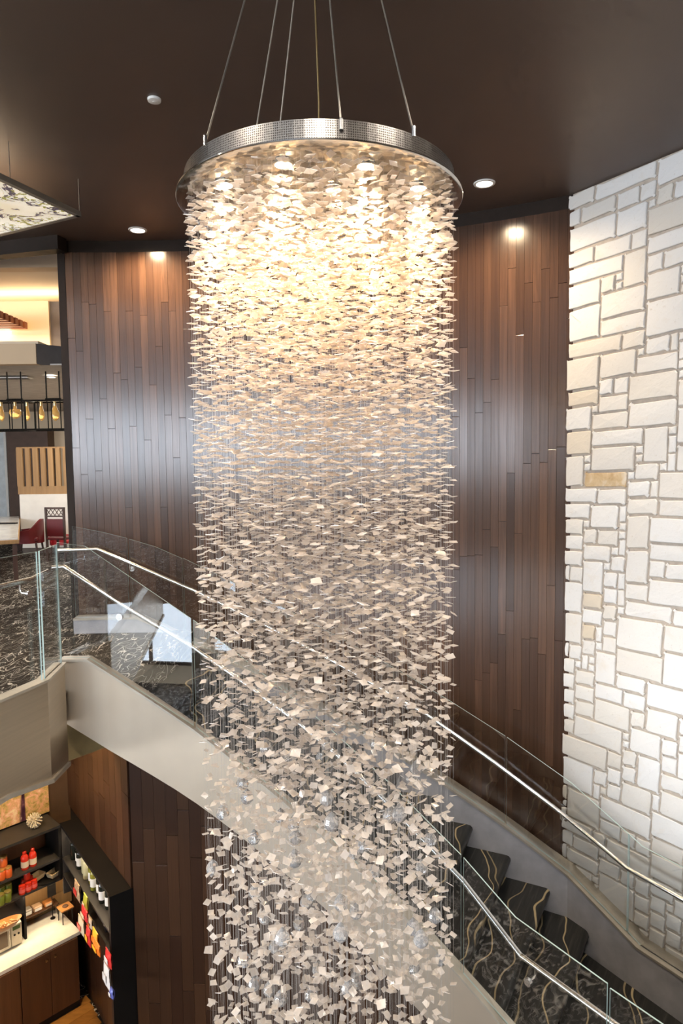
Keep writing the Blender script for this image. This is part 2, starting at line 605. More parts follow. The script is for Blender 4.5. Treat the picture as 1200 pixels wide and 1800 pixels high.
# ------------------------------------------------------------------ layout numbers
H = 2.6               # ceiling, eye level is z = 0
FL = -1.973           # upper floor
LAND = -4.92          # mid landing
GF = -6.40            # lower floor
RW, RFAR, RNEAR = 9.63, 9.40, 7.40
P0 = pz(1003, 343, H)                       # corner between wood wall and stone wall
SD = Vector((0.532, -0.847, 0)).normalized()  # direction of the stone wall, towards the photographer
SN = Vector((-0.847, -0.532, 0)).normalized()  # its face normal, into the room


def stn(t, off, z):
    p = Vector((P0.x, P0.y, 0)) + SD * t + SN * off
    p.z = z
    return p


ZN = [(-0.8, -1.725), (1.14, -1.726), (8.44, -2.333), (17.86, -3.207), (23.13, -3.725), (29.9, -4.43)]
ZF = [(-6, -1.812), (0.0, -1.812), (20.6, -3.445), (25.9, -3.882), (29.9, -4.24)]


def znear(t):
    return interp(ZN, t)


def zfar(t):
    return interp(ZF, t)


THETA0, DTH, Z0, RISE = 31.31, 2.5, -4.673, 0.2455   # stair nosings: angle falls, height climbs

# ------------------------------------------------------------------ ceiling and floors
b = MB().box(-14, 9, WIN_Y - 0.3, 8.6, H, H + 0.2)
b.build('ceiling', CEIL, kind='structure', label='dark brown painted ceiling above the atrium')

# edge of the upper floor around the void
E_STAIR = cy(RNEAR, 1.14, 0)
E1 = pz(107, 1167, -1.72)
E2 = pz(77, 1197, -1.72)
E3 = pz(0, 1230, -1.72)
edir = (E3 - E2).normalized()
E4 = E2 + edir * 4.4
fl_edge = [cy(RNEAR, 3.81, 0), E_STAIR, E1, E2, E4]
arc_back = [cy(RFAR + 0.05, t, 0) for t in (3.81, 2, 0, -2, -4.6)]
poly = [(-14, 18), (-14, WIN_Y), (6.0, WIN_Y), (6.0, 0.7), (E4.x + 0.4, 0.7)] + [(p.x, p.y) for p in (E4 + V(-0.07, 0, 0), E2 + V(-0.07, 0.02, 0), E1 + V(-0.06, 0.06, 0), E_STAIR + V(0, 0.06, 0), cy(RNEAR + 0.06, 3.81, 0))] \
    + [(p.x, p.y) for p in arc_back] + [(-3.25, 18)]
MB().prism(poly, FL - 0.30, FL).build('floor', CARPET, kind='structure', label='upper floor with dark squiggle patterned carpet')
MB().box(-14, 9, WIN_Y - 0.3, 12, GF - 0.2, GF).build('floor_ground', CARPET_LOW, kind='structure', label='lower lobby floor with dark squiggle carpet')

# window wall behind the photographer
ww = MB()
for (x0, x1, z0, z1) in ((-14, 9, 2.0, H), (-14, 9, -3.15, -0.5), (-14, 9, GF, -5.75), (-14, -9.2, GF, H), (-0.6, 9, GF, H)):
    ww.box(x0, x1, WIN_Y - 0.25, WIN_Y, z0, z1)
ww.build('wall_window_side', CREAM, kind='structure')
for k, (z0, z1) in enumerate(((-0.5, 2.0), (-5.75, -3.15))):
    wf = link('window_%d' % (k + 1), None, kind='structure')
    fr = MB()
    for z in (z0, z1):
        fr.box(-9.2, -0.6, WIN_Y + 0.10, WIN_Y + 0.2, z - 0.04, z + 0.04)
    for i in range(7):
        x = -9.2 + 8.6 * i / 6
        fr.box(x - 0.04, x + 0.04, WIN_Y + 0.11, WIN_Y + 0.21, z0, z1)
    fr.build('window_frame', TRIM_DK, wf)
MB().box(-14.2, -14, WIN_Y, 18, GF, H + 0.4).build('wall_left', CREAM, kind='structure')
for k, (z0, z1) in enumerate(((-0.55, 2.35), (-5.85, -3.15))):  # frames around the added side daylight
    wf = link('window_%d' % (k + 3), None, kind='structure')
    fr = MB()
    for z in (z0, z1):
        fr.box(-13.9, -13.8, -6.0, 5.0, z - 0.04, z + 0.04)
    for i in range(8):
        y = -6.0 + 11.0 * i / 7
        fr.box(-13.89, -13.79, y - 0.04, y + 0.04, z0, z1)
    fr.build('window_frame', TRIM_DK, wf)
MB().box(8.8, 9, WIN_Y, 8, GF, H).build('wall_right', CREAM, kind='structure')

# ------------------------------------------------------------------ curved wood wall
wall = link('wall_back', None, kind='structure', label='tall curved wall clad in dark walnut planks behind the stair')
ths = np.linspace(-4.9, 31.0, 40)
MB().ribbon([cy(RW, t, GF) for t in ths], -0.20, -0.02, 0, H - GF).build('backing', BACKING, wall)
MB().ribbon([cy(RW, t, H) for t in np.linspace(-4.75, 29.6, 60)], -0.02, 0.008, -0.13, 0).build('top_band', TRIM_DK, wall)
cube = MB().bbox(-0.5, 0.5, -0.5, 0.5, -0.5, 0.5, 0.02).mesh('plank', WOOD)
PW = 0.084
nsteps = int((29.6 + 4.65) / math.degrees(PW / RW))
dth = (29.6 + 4.65) / nsteps
wv = PW * 0.996
nplank = 0
# every plank gets the same mesh, scaled to its own length
flat = MB().bbox(-wv / 2, wv / 2, -0.010, 0.010, -0.5, 0.5, 0.0008).mesh('plank', WOOD)
for i in range(nsteps):
    t = -4.65 + (i + 0.5) * dth
    z = H - 0.13
    zb = zfar(t) - 0.25
    first = True
    while z > zb:
        L = random.uniform(0.5, 2.0) if first else random.uniform(1.2, 2.3)
        first = False
        z1 = max(zb, z - L)
        if z1 - zb < 0.5:
            z1 = zb
        p = cy(RW - 0.006 + random.uniform(-0.002, 0.002), t, (z + z1) / 2)
        link('plank', flat, wall, p, (0, 0, -rad(t) + random.uniform(-0.008, 0.008)), (1, 1, z - z1 - 0.003))
        nplank += 1
        z = z1
# dark vertical end trim of the wall at the dining room opening
MB().ribbon([cy(RW, -5.15, H - 0.15), cy(RW, -4.66, H - 0.15)], -0.22, 0.02, FL - H + 0.15, 0).build('end_trim', TRIM_DK, wall)

# ------------------------------------------------------------------ stone wall
swall = link('wall_stone', None, kind='structure', label='pale limestone wall of irregular ashlar blocks right of the wood wall')
MB().obox(stn(-0.025, -0.30, GF), SD * 9, SN * 0.295, V(0, 0, H - GF)).build('mortar', MORTAR, swall)
STONE_ROT = math.atan2(SD.y, SD.x)
cell = 0.080
NT_, NZ_ = 34, int((H - 0.0 - (-4.75)) / cell)
occ = np.zeros((NT_ + 20, NZ_), bool)
SIZES = [(6, 3), (5, 3), (4, 2), (5, 2), (4, 2), (6, 2), (4, 3), (4, 3), (3, 2), (3, 4), (1, 2), (7, 3), (2, 2), (5, 4), (6, 4), (3, 2), (7, 2), (8, 2), (6, 3), (5, 2)]
stones = []


def stone_mesh(wd, ht, seed, dep=0.02):
    r = random.Random(seed)
    g = 0.0045 + r.random() * 0.002
    a, c = wd / 2 - g, ht / 2 - g
    cr = min(0.018, a * 0.25, c * 0.25) * r.uniform(0.4, 1.2)
    pts = []
    for (sx, sy) in ((-1, -1), (1, -1), (1, 1), (-1, 1)):
        q = [(sx * (a - cr), sy * c), (sx * a, sy * (c - cr))]
        pts += q if (sx * sy > 0) != (sx == sy == 2) and (sx, sy) in ((1, -1), (-1, 1)) else q[::-1]
    out = []
    for i in range(len(pts)):
        p, q = pts[i], pts[(i + 1) % len(pts)]
        out.append(p)
        ln = math.hypot(q[0] - p[0], q[1] - p[1])
        n = 2 if ln > 0.2 else (1 if ln > 0.09 else 0)
        for k in range(n):
            f = (k + 1) / (n + 1)
            out.append((p[0] + (q[0] - p[0]) * f, p[1] + (q[1] - p[1]) * f))
    jt = 0.0045
    out = [(x + r.uniform(-jt, jt * 0.5) * (1 if x > 0 else -1), y + r.uniform(-jt, jt * 0.5) * (1 if y > 0 else -1)) for x, y in out]
    d = dep * r.uniform(0.55, 1.1)
    n = len(out)
    ins = 0.006
    vs = [(x, 0.02, y) for x, y in out] + [(x, -d + 0.006, y) for x, y in out] \
        + [(x - math.copysign(min(ins, abs(x)), x), -d + r.uniform(-0.0015, 0.0015), y - math.copysign(min(ins, abs(y)), y)) for x, y in out]
    fs = []
    for k in (0, 1):
        for i in range(n):
            j = (i + 1) % n
            fs.append((k * n + i, k * n + j, (k + 1) * n + j, (k + 1) * n + i))
    vs.append((0, -d - 0.004, 0))
    for i in range(n):
        fs.append((2 * n + i, 2 * n + (i + 1) % n, 3 * n))
    return vs, fs


rs = random.Random(5)
for zi in range(NZ_ - 1, -1, -1):
    for ti in range(NT_):
        if occ[ti, zi]:
            continue
        rs.shuffle(SIZES)
        for (a, c) in SIZES + [(1, 1)]:
            if zi - c + 1 < 0:
                continue
            if occ[ti:ti + a, zi - c + 1:zi + 1].any():
                continue
            if c * a <= 2 and rs.random() < 0.7 and (a, c) != (1, 1):
                continue
            occ[ti:ti + a, zi - c + 1:zi + 1] = True
            stones.append((ti, zi - c + 1, a, c))
            break
far_st = MB()
cnt = 0
tp = pl(1085, 858, stn(0, 0, 0), SN)
tan_t, tan_z = (tp - stn(0, 0, 0)).dot(SD), tp.z
tt = NT('tan_limestone')
st_ = tt.noise(tt.coord(), 7.0, 4, 0.6, 0.5)
tt.P(color=tt.ramp(st_, [(0.35, (0.48, 0.33, 0.18)), (0.55, (0.62, 0.47, 0.29)), (0.72, (0.74, 0.66, 0.55))]), rough=0.85, spec=0.2)
STONE_TAN = tt.m
for k, (ti, zi, a, c) in enumerate(stones):
    wd, ht = a * cell, c * cell
    tc, zc = ti * cell + wd / 2 - 0.03, H - NZ_ * cell + zi * cell + ht / 2
    vs, fs = stone_mesh(wd, ht, k)
    if cnt < 298 and tc < 2.2:
        me = bpy.data.meshes.new('stone')
        me.from_pydata(vs, [], fs)
        me.materials.append(STONE_TAN if abs(tc - tan_t) < wd / 2 and abs(zc - tan_z) < ht / 2 else STONE)
        link('stone', me, swall, stn(tc, 0, zc), (0, 0, STONE_ROT))
        cnt += 1
    else:
        M = Matrix.Translation(stn(tc, 0, zc)) @ Matrix.Rotation(STONE_ROT, 4, 'Z')
        far_st.add([M @ Vector(p) for p in vs], fs)
if far_st.v:
    far_st.build('stones_beyond', STONE, swall, kind='stuff')

# ------------------------------------------------------------------ staircase
stair = thing('staircase', 'curved staircase with black gold-veined marble steps and pale metal stringers', 'staircase', cy(8.4, 15, LAND))
SB = Matrix.Translation(-stair.location)


def spart(mb, name, mats, **kw):
    o = mb.build(name, mats, stair, **kw)
    o.location = -Vector(stair.location)
    return o


# near side path
kink = cy(RNEAR, 29.9, znear(29.9))
rail_kink = cyl(915, 1680, RNEAR)
rk2 = pz(1080, 1800, rail_kink.z)
ldir = (rk2 - rail_kink)
ldir.z = 0
ldir.normalize()
near_path = [cy(RNEAR, t, znear(t)) for t in [-0.8, 1.14] + list(np.arange(2.5, 29.5, 1.5)) + [29.9]]
near_ext = near_path + [kink + ldir * 0.8, kink + ldir * 3.0]
far_th = [t for t in np.arange(-4.6, 29.6, 1.5)]
far_path = [cy(RFAR, t, zfar(t)) for t in far_th]
q0 = pl(1001, 1537, stn(0, 0.15, 0), SN)
q1 = pl(1125, 1665, stn(0, 0.15, 0), SN)
q2 = q1 + SD * 2.6
far_ext = far_path + [q0, q1, q2]
SH = 0.60
ZNB = [(-0.8, -2.26), (2.2, -2.515), (7.9, -2.94), (11.1, -3.212), (17.8, -3.823), (22.64, -4.362), (29.9, -5.06)]
near_th = [-0.8, 1.14] + list(np.arange(2.5, 29.5, 1.5)) + [29.9]
drop = [interp(ZNB, t) - znear(t) for t in near_th] + [-SH, -SH]
spart(MB().ribbon(near_ext, -0.045, 0.045, drop, 0), 'outer_stringer', STRING)
spart(MB().ribbon(near_ext, -0.06, 0.06, 0, 0.022), 'stringer_cap', CAPM)
spart(MB().ribbon(far_ext, -0.045, 0.045, -0.75, 0), 'wall_stringer', PAINT_GREY)
spart(MB().ribbon(far_ext, -0.15, 0.06, 0, 0.022), 'stringer_cap', CAPM)
spart(MB().ribbon([cy(8.4, t, znear(t) - SH + 0.04) for t in np.arange(1.2, 31, 1.5)], -0.95, 0.92, -0.03, 0), 'soffit', CHAMP)

# each step: marble tread with rounded nose and its riser
R_in, R_out = RNEAR + 0.046, RFAR - 0.046
for k in range(11):
    tn, tb = THETA0 - DTH * k, THETA0 - DTH * (k + 1)
    zt = Z0 + RISE * k
    prof = [(tb - 0.42, -0.03), (tb - 0.42, 0)]
    prof += [(tn - 0.28, 0), (tn - 0.13, -0.006), (tn - 0.03, -0.022), (tn, -0.05), (tn - 0.08, -0.085), (tn - 0.40, -RISE), (tn - 0.75, -RISE), (tn - 0.75, -0.03)]
    loc = cy(8.4, (tn + tb) / 2, zt)
    Mi = (Matrix.Translation(loc) @ Matrix.Rotation(-rad((tn + tb) / 2), 4, 'Z')).inverted()
    vs = []
    n = len(prof)
    NR = 4
    for j in range(NR + 1):
        R = R_in + (R_out - R_in) * j / NR
        vs += [Mi @ cy(R, a, zt + dz) for a, dz in prof]
    fs = [tuple(range(n)), tuple(NR * n + i for i in range(n))[::-1]]
    for j in range(NR):
        for i in range(n):
            i2 = (i + 1) % n
            fs.append((j * n + i2, j * n + i, (j + 1) * n + i, (j + 1) * n + i2))
    me = MB().add(vs, fs).mesh('step', MARBLE, smooth=True)
    link('step', me, stair, loc - Vector(stair.location), (0, 0, -rad((tn + tb) / 2)))
# middle landing
lp = [cy(R_in, THETA0 - 0.3, 0), cy(R_out, THETA0 - 0.3, 0), stn(0.9, 0.19, 0), stn(3.2, 0.19, 0), kink + ldir * 3.0 + V(.05, .03, 0), kink + ldir * 0.05 + V(.05, .03, 0)]
lo = MB().prism([(p.x - 2.2, p.y - 5.6) for p in lp], LAND - 0.25, LAND)
for i in range(len(lo.v)):
    x, y, z = lo.v[i]
    a = rad(-33)
    lo.v[i] = (x * math.cos(-a) - y * math.sin(-a), x * math.sin(-a) + y * math.cos(-a), z - LAND)
o = lo.build('landing', MARBLE, stair, loc=Vector((2.2, 5.6, LAND)) - Vector(stair.location), rot=(0, 0, rad(-33)))

# ------------------------------------------------------------------ fascia of the upper floor, bulkhead
fas = [E4, E3, E2, E1]
fas = [V(p.x, p.y, -1.725) for p in fas]
fh = [-0.70, -0.71, -0.80, -0.87]
fh2 = [h - 0.035 for h in fh]
MB().ribbon(fas, -0.05, 0.03, fh, 0).build('trim_1', CHAMP, kind='structure', label='champagne metal fascia along the upper floor edge')
MB().ribbon(fas, -0.06, 0.045, 0, 0.02).build('trim_2', CAPM, kind='structure')
MB().ribbon(fas, -0.045, 0.05, fh2, fh).build('trim_3', CAPM, kind='structure')
SUNNY = plain('ochre_paint', (0.50, 0.36, 0.16), 0.7)
b0, b1 = pz(104, 1344, -2.75), pz(215, 1303, -2.75)
MB().ribbon([b0 + (b0 - b1) * 0.05, b1 + (b1 - b0) * 0.4], -0.5, 0.0, 0, 0.42).build('trim_4', SUNNY, kind='structure', label='ochre bulkhead under the stair head')

# ------------------------------------------------------------------ glass balustrades
def panel(parent, pts, h0, h1, name='glass_panel'):
    """glass sheet standing on pts (points at its foot), top offset from h0 to h1"""
    hs = [h0 + (h1 - h0) * i / (len(pts) - 1) for i in range(len(pts))]
    return MB().ribbon(pts, -0.006, 0.006, 0.0, hs, m='edge').build(name, [GLASS, GLASS_EDGE], parent)


def rail(parent, pts, r=0.022):
    return MB().tube(pts, r, 12).build('handrail', STEEL, parent, smooth=True)


def bracket(hr, at, glassdir, drop=0.085):
    g = Vector(glassdir).normalized()
    m = MB()
    foot = Vector(at) + g * 0.075 + V(0, 0, -drop)
    m.tube([Vector(at) + V(0, 0, -0.01), Vector(at) + V(0, 0, -drop * 0.75), Vector(at) + g * 0.02 + V(0, 0, -drop * 0.98), foot], 0.008, 8)
    m.tube([foot - g * 0.004, foot + g * 0.022], 0.030, 16)
    m.build('bracket', STEEL, hr, smooth=True)


def subpath(path_f, a, b, n):
    return [path_f(t) for t in np.linspace(a, b, n)]


nb = thing('glass_balustrade', 'frameless glass balustrade with steel handrail on the open near side of the stair', 'balustrade')
fnear = lambda t: cy(RNEAR, t, znear(t) + 0.022)
gap = 0.08
panel(nb, [fnear(-0.75), fnear(1.14), fnear(8.44 - gap)], 1.03, 0.96)
panel(nb, [fnear(8.44 + gap), fnear(13), fnear(17.7 - gap)], 0.96, 0.96)
panel(nb, [fnear(17.7 + gap), fnear(22), fnear(26.64 - gap)], 0.96, 0.96)
kj = kink + V(0, 0, 0.022)
panel(nb, [fnear(26.64 + gap), kj, kj + ldir * 0.78], 0.96, 0.90)
panel(nb, [kj + ldir * 0.80, kj + ldir * 1.9], 0.88, 0.88)
RR = RNEAR + 0.075
rp = [cyl(x, y, RR) for x, y in ((92, 998), (112, 996), (205, 1057), (337, 1136), (434, 1204), (526, 1272), (590, 1325), (663, 1394), (747, 1480), (814, 1549))]
rkk = cyl(915, 1680, RR)
hr = rail(nb, rp + [rkk, rkk + ldir * 1.8])
bracket(hr, cyl(216, 1064, RR), cy(1, 4, 0) * -1 + V(CX, CY, 0))
bracket(hr, rkk + ldir * 0.14, V(ldir.y, -ldir.x, 0))
bracket(hr, cyl(567, 1306, RR), (C_ := V(CX, CY, 0) - cy(1, 17, 0)))

fb = thing('glass_balustrade', 'frameless glass balustrade with steel handrail along the wood wall side of the stair', 'balustrade')
ffar = lambda t: cy(RFAR, t, zfar(t) + 0.022)
for (a, c, h0, h1) in ((-4.5, -0.62, 1.08, 0.90), (-0.6, 3.26, 0.92, 0.94), (3.26, 10.8, 0.95, 0.95), (10.8, 18.4, 0.95, 0.95), (18.4, 25.9, 0.95, 0.95)):
    if a < -4:
        panel(fb, [ffar(-4.5), ffar(-2.4), ffar(-0.7)], 1.08, 0.93)
    else:
        panel(fb, [ffar(a + .05), ffar((a + c) / 2), ffar(c - .05)], h0, h1)
u = V(0, 0, 0.022)
q01 = pl(1101, 1640, stn(0, 0.15, 0), SN)
panel(fb, [ffar(25.95), q0 + u, q01 + u], 0.95, 0.95)
panel(fb, [q01 + SD * 0.012 + u, q1 + u, q1 + SD * 1.0 + u], 0.95, 0.95)
RR2 = RFAR - 0.08
rp = [cyl(x, y, RR2) for x, y in ((100, 968), (118, 967), (171, 965), (260, 1003), (350, 1042), (470, 1101), (597, 1169), (750, 1256), (870, 1341))]
rq = [pl(990, 1432, stn(0, 0.23, 0), SN), pl(1102, 1526, stn(0, 0.23, 0), SN)]
hr = rail(fb, rp + rq + [rq[-1] + SD * 1.6])
for (x, y, t) in ((228, 989, 0.5), (437, 1085, 9), (712, 1234, 19)):
    bracket(hr, cyl(x, y, RR2), cy(1, t, 0) - V(CX, CY, 0))
bracket(hr, pl(985, 1428, stn(0, 0.23, 0), SN), -SN)

ub = thing('glass_balustrade', 'frameless glass balustrade guarding the carpeted upper floor at the left edge', 'balustrade')
g2, g1 = V(E2.x, E2.y, -1.705), V(E1.x, E1.y, -1.705)
panel(ub, [g2 + edir * 0.02, g2 + edir * 1.6], 1.03, 1.03)
panel(ub, [g2 + edir * 1.62, g2 + edir * 3.2], 1.03, 1.03)
panel(ub, [g1 + V(0.01, -0.02, 0), g2 + V(0, 0.015, 0)], 1.03, 1.03)
en = Vector((edir.y, -edir.x, 0))
if en.x > 0:
    en = -en
hr = rail(ub, [g1 + en * 0.09 + V(0.02, -0.05, 0.80), g2 + en * 0.08 + V(0, 0, 0.80), g2 + en * 0.08 + edir * 3.0 + V(0, 0, 0.80)])
bracket(hr, g2 + en * 0.08 + edir * 0.12 + V(0, 0, 0.80), -en)

# ------------------------------------------------------------------ chandelier
CHX, CHY, CHZ = -0.085, 3.40, 1.235
ch = thing('chandelier', 'huge cylindrical chandelier of cream glass leaves on wires under a round steel plate', 'chandelier', (CHX, CHY, CHZ))
MB().lathe([(0.60, 0.0), (0.676, 0.0), (0.680, 0.003), (0.680, 0.008), (0.60, 0.010)], 96, caps=False).build('plate_rim', MIRROR, ch, smooth=True)
MB().lathe([(0.605, 0.001), (0.605, 0.012)], 96).build('ceiling_plate', MIRROR, ch, smooth=True)
bm_ = MB()
NB = 96
for i in range(NB):
    a0, a1 = 2 * math.pi * i / NB, 2 * math.pi * (i + 1) / NB
    r = 0.640
    bm_.add([(r * math.cos(a0), r * math.sin(a0), 0.008), (r * math.cos(a1), r * math.sin(a1), 0.008), (r * math.cos(a1), r * math.sin(a1), 0.098), (r * math.cos(a0), r * math.sin(a0), 0.098),
             ((r - .003) * math.cos(a0), (r - .003) * math.sin(a0), 0.008), ((r - .003) * math.cos(a1), (r - .003) * math.sin(a1), 0.008), ((r - .003) * math.cos(a1), (r - .003) * math.sin(a1), 0.098), ((r - .003) * math.cos(a0), (r - .003) * math.sin(a0), 0.098)],
            [(0, 1, 2, 3), (5, 4, 7, 6), (3, 2, 6, 7), (1, 0, 4, 5)])
bm_.build('perforated_band', PERF, ch, smooth=True)
CO = Vector((CHX, CHY, CHZ))
canopy = MB().lathe([(0.30, H - CHZ - 0.06), (0.30, H - CHZ)], 48).build('canopy', STEEL, ch, smooth=True)


def rimpt(px_, near=True, r=0.640, z=0.098):
    # point of the band circle seen at this picture column
    best = None
    for a in np.linspace(0, 2 * math.pi, 1440):
        y = r * math.sin(a)
        if (y < 0) != near:
            continue
        p = Vector((r * math.cos(a), y, z))
        c = CAM_R.to_3x3().transposed() @ (p + CO)
        x = 600 + 1200 * c.x / -c.z
        if best is None or abs(x - px_) < best[0]:
            best = (abs(x - px_), p)
    return best[1]


for (px_, near, dx, dy) in ((361, True, -0.235, 0.02), (425, False, -0.15, 0.16), (473, False, -0.09, 0.2), (600, True, 0.02, -0.2), (727, True, 0.22, 0.03)):
    p = rimpt(px_, near, 0.644 if near else 0.60)
    if px_ == 600:
        p.z -= 0.03
    c_ = MB().tube([p, V(dx, dy, H - CHZ - 0.05)], 0.0042, 6).build('suspension_cable', CABLE, ch)
    MB().tube([p + V(0, 0, -0.012), p + V(0, 0, 0.03)], 0.009, 8).build('cable_clamp', STEEL, c_)
MB().tube([V(-0.01, 0.05, 0.012), V(0.0, 0.04, 0.5), V(-0.012, 0.03, 1.0), V(0, 0.02, H - CHZ - 0.05)], 0.005, 6).build('power_cord', BRASS, ch)

# spotlights let into the plate
spots = []
for i in range(9):
    a = 2 * math.pi * (i + 0.35) / 9
    spots.append((0.50 * math.cos(a), 0.50 * math.sin(a)))
for i in range(4):
    a = 2 * math.pi * (i + 0.2) / 4
    spots.append((0.22 * math.cos(a), 0.22 * math.sin(a)))
ring = MB().lathe([(0.036, -0.010), (0.044, -0.010), (0.044, 0.0), (0.036, 0.0)], 20, caps=False).mesh('spotlight', STEEL, True)
glow = MB().lathe([(0.036, -0.008), (0.036, -0.002)], 20).mesh('lens', SPOTW, True)
for i, (x, y) in enumerate(spots):
    s_ = link('spotlight', ring, ch, (x, y, 0))
    link('lens', glow, s_)
    d = bpy.data.lights.new('spot_beam', 'SPOT')
    d.energy = 1050
    d.color = (1.0, 0.69, 0.36)
    d.spot_size = rad(66)
    d.spot_blend = 0.8
    d.shadow_soft_size = 0.035
    lo_ = bpy.data.objects.new('spot_beam', d)
    COL.objects.link(lo_)
    lo_.location = (CHX + x, CHY + y, CHZ - 0.014)

# strands and leaves
strands = []
sp = 0.0565
for i in range(-13, 14):
    for j in range(-13, 14):
        x, y = (i + 0.5 * (j % 2)) * sp, j * sp * 0.87
        x += random.uniform(-0.008, 0.008)
        y += random.uniform(-0.008, 0.008)
        if math.hypot(x, y) < 0.640:
            strands.append((x, y))
DENS = [(-3.2, 1.0), (-2.5, 1.05), (-2.0, 1.2), (-1.4, 1.5), (-1.0, 1.95), (-0.5, 3.1), (-0.05, 4.0), (0.05, 4.9), (0.85, 4.6), (1.0, 7.0), (1.3, 9.0)]
ZB = -3.35
leafs = []
drops = []
for (x, y) in strands:
    z = CHZ - 0.012 - random.uniform(0, 0.045)
    zb = ZB + random.uniform(0, 0.5)
    while z > zb:
        lev = round(z / 0.03) * 0.03
        leafs.append((x, y, min(lev + random.uniform(-0.008, 0.008), CHZ - 0.012)))
        z -= 0.39 / interp(DENS, z) * random.uniform(0.72, 1.28)
    if random.random() < 0.11:
        drops.append((x, y, random.uniform(-3.0, -1.95) if random.random() < 0.8 else random.uniform(-1.9, -1.5)))
# wires
wb = MB()
for (x, y) in strands:
    zz = ZB - CHZ + random.uniform(0.0, 0.35)
    q = 0.0004
    wb.add([(x - q, y, 0), (x + q * .5, y - q, 0), (x + q * .5, y + q, 0), (x - q, y, zz), (x + q * .5, y - q, zz), (x + q * .5, y + q, zz)],
           [(0, 1, 4, 3), (1, 2, 5, 4), (2, 0, 3, 5)])
wb.build('wires', WIRE, ch, kind='stuff')


def leaf_verts(r):
    s = 0.0168 * r.uniform(0.85, 1.2)
    k = r.uniform(0.8, 1.15)
    pts = [(-s, -s * k), (s, -s * k), (s, s * k), (-s, s * k)]
    pts = [(x + r.uniform(-.2, .2) * s, y + r.uniform(-.2, .2) * s) for x, y in pts]
    zc = [r.uniform(-.003, .003) for _ in range(4)]
    h = 0.0011
    return [(x, y, z - h) for (x, y), z in zip(pts, zc)] + [(x, y, z + h) for (x, y), z in zip(pts, zc)]


LF = [(3, 2, 1, 0), (4, 5, 6, 7), (0, 1, 5, 4), (1, 2, 6, 5), (2, 3, 7, 6), (3, 0, 4, 7)]
lr = random.Random(3)
variants = [leaf_verts(lr) for _ in range(10)]
vmesh = [MB().add(v, LF).mesh('crystal_leaf', LEAF) for v in variants]


def leaf_rot(z):
    t = 10 if z > -0.4 else (15 if z > -1.2 else 20)
    return (rad(lr.gauss(0, t * 0.8)), rad(lr.gauss(0, t * 0.8)), lr.uniform(0, math.pi * 2))


def leaf_key(p):
    # the front ones show largest
    return (p[0] ** 2 + (CHY + p[1]) ** 2 + p[2] ** 2)


vis = [p for p in leafs if -2.95 < p[2]]
order = sorted(range(len(leafs)), key=lambda i: leaf_key(leafs[i]) if leafs[i][2] > -2.9 else 99)
single = set(order[:296])
vv, ff = [], []
from mathutils import Euler
for i, (x, y, z) in enumerate(leafs):
    e = leaf_rot(z)
    lsc = interp([(-1.6, 0.94), (-0.6, 1.0)], z)
    if i in single:
        link('crystal_leaf', vmesh[i % 10], ch, (x, y, z - CHZ), e, (lsc, lsc, 1))
    else:
        M = Matrix.Translation((x, y, z - CHZ)) @ Euler(e).to_matrix().to_4x4()
        n = len(vv)
        vv += [tuple(M @ Vector((p[0] * lsc, p[1] * lsc, p[2]))) for p in variants[i % 10]]
        ff += [tuple(k + n for k in f) for f in LF]
me = bpy.data.meshes.new('crystal_leaves')
me.from_pydata(vv, [], ff)
me.materials.append(LEAF)
link('crystal_leaves', me, ch, kind='stuff')
# glass drops low on the strands
tg = NT('clear_crystal')
tg.P(color=tg.ramp(tg.noise(tg.coord(), 30, 2), [(0.3, (0.86, 0.84, 0.82)), (0.7, (1, 1, 1))]), rough=0.05)
tg.b.inputs['Transmission Weight'].default_value = 0.75
tg.b.inputs['IOR'].default_value = 1.45
CRY = tg.m
dm = MB().lathe([(0.003, 0.042), (0.010, 0.034), (0.024, 0.018), (0.031, 0.0), (0.029, -0.013), (0.019, -0.026), (0.004, -0.032)][::-1], 10).mesh('crystal_drop', CRY)
for (x, y, z) in drops:
    link('crystal_drop', dm, ch, (x, y, z - CHZ), (0, 0, random.random() * 3), (1.15, 1.15, 1.15))

# ------------------------------------------------------------------ ceiling fittings
def downlight(px_, py_, label):
    p = pz(px_, py_, H)
    t = thing('downlight', label, 'ceiling light', (p.x, p.y, H - 0.012), group=None)
    MB().lathe([(0.078, 0.0), (0.098, 0.002), (0.102, 0.012), (0.078, 0.012)], 32, caps=False).build('trim_ring', WHITE, t, smooth=True)
    MB().lathe([(0.076, 0.004), (0.076, 0.011)], 32).build('lens', LAMPW, t, smooth=True)
    d = bpy.data.lights.new('downlight_beam', 'SPOT')
    d.energy = 380
    d.color = (1.0, 0.76, 0.48)
    d.spot_size = rad(160)
    d.spot_blend = 1.0
    d.shadow_soft_size = 0.07
    o = bpy.data.objects.new('downlight_beam', d)
    COL.objects.link(o)
    o.location = (p.x, p.y, H - 0.02)


downlight(851, 322, 'lit round recessed downlight in the ceiling right of the chandelier')
downlight(242, 404, 'lit round recessed downlight in the ceiling left of the chandelier')
p = pz(271, 174, H)
t = thing('smoke_detector', 'small unlit white disc on the ceiling left of the chandelier cables', 'smoke detector', (p.x, p.y, H - 0.02))
MB().lathe([(0.030, 0.0), (0.046, 0.004), (0.048, 0.014), (0.048, 0.02)], 28).build('cover', WHITE, t, smooth=True)
MB().lathe([(0.012, -0.003), (0.014, 0.0)], 16).build('sensor', WHITE, t, smooth=True)

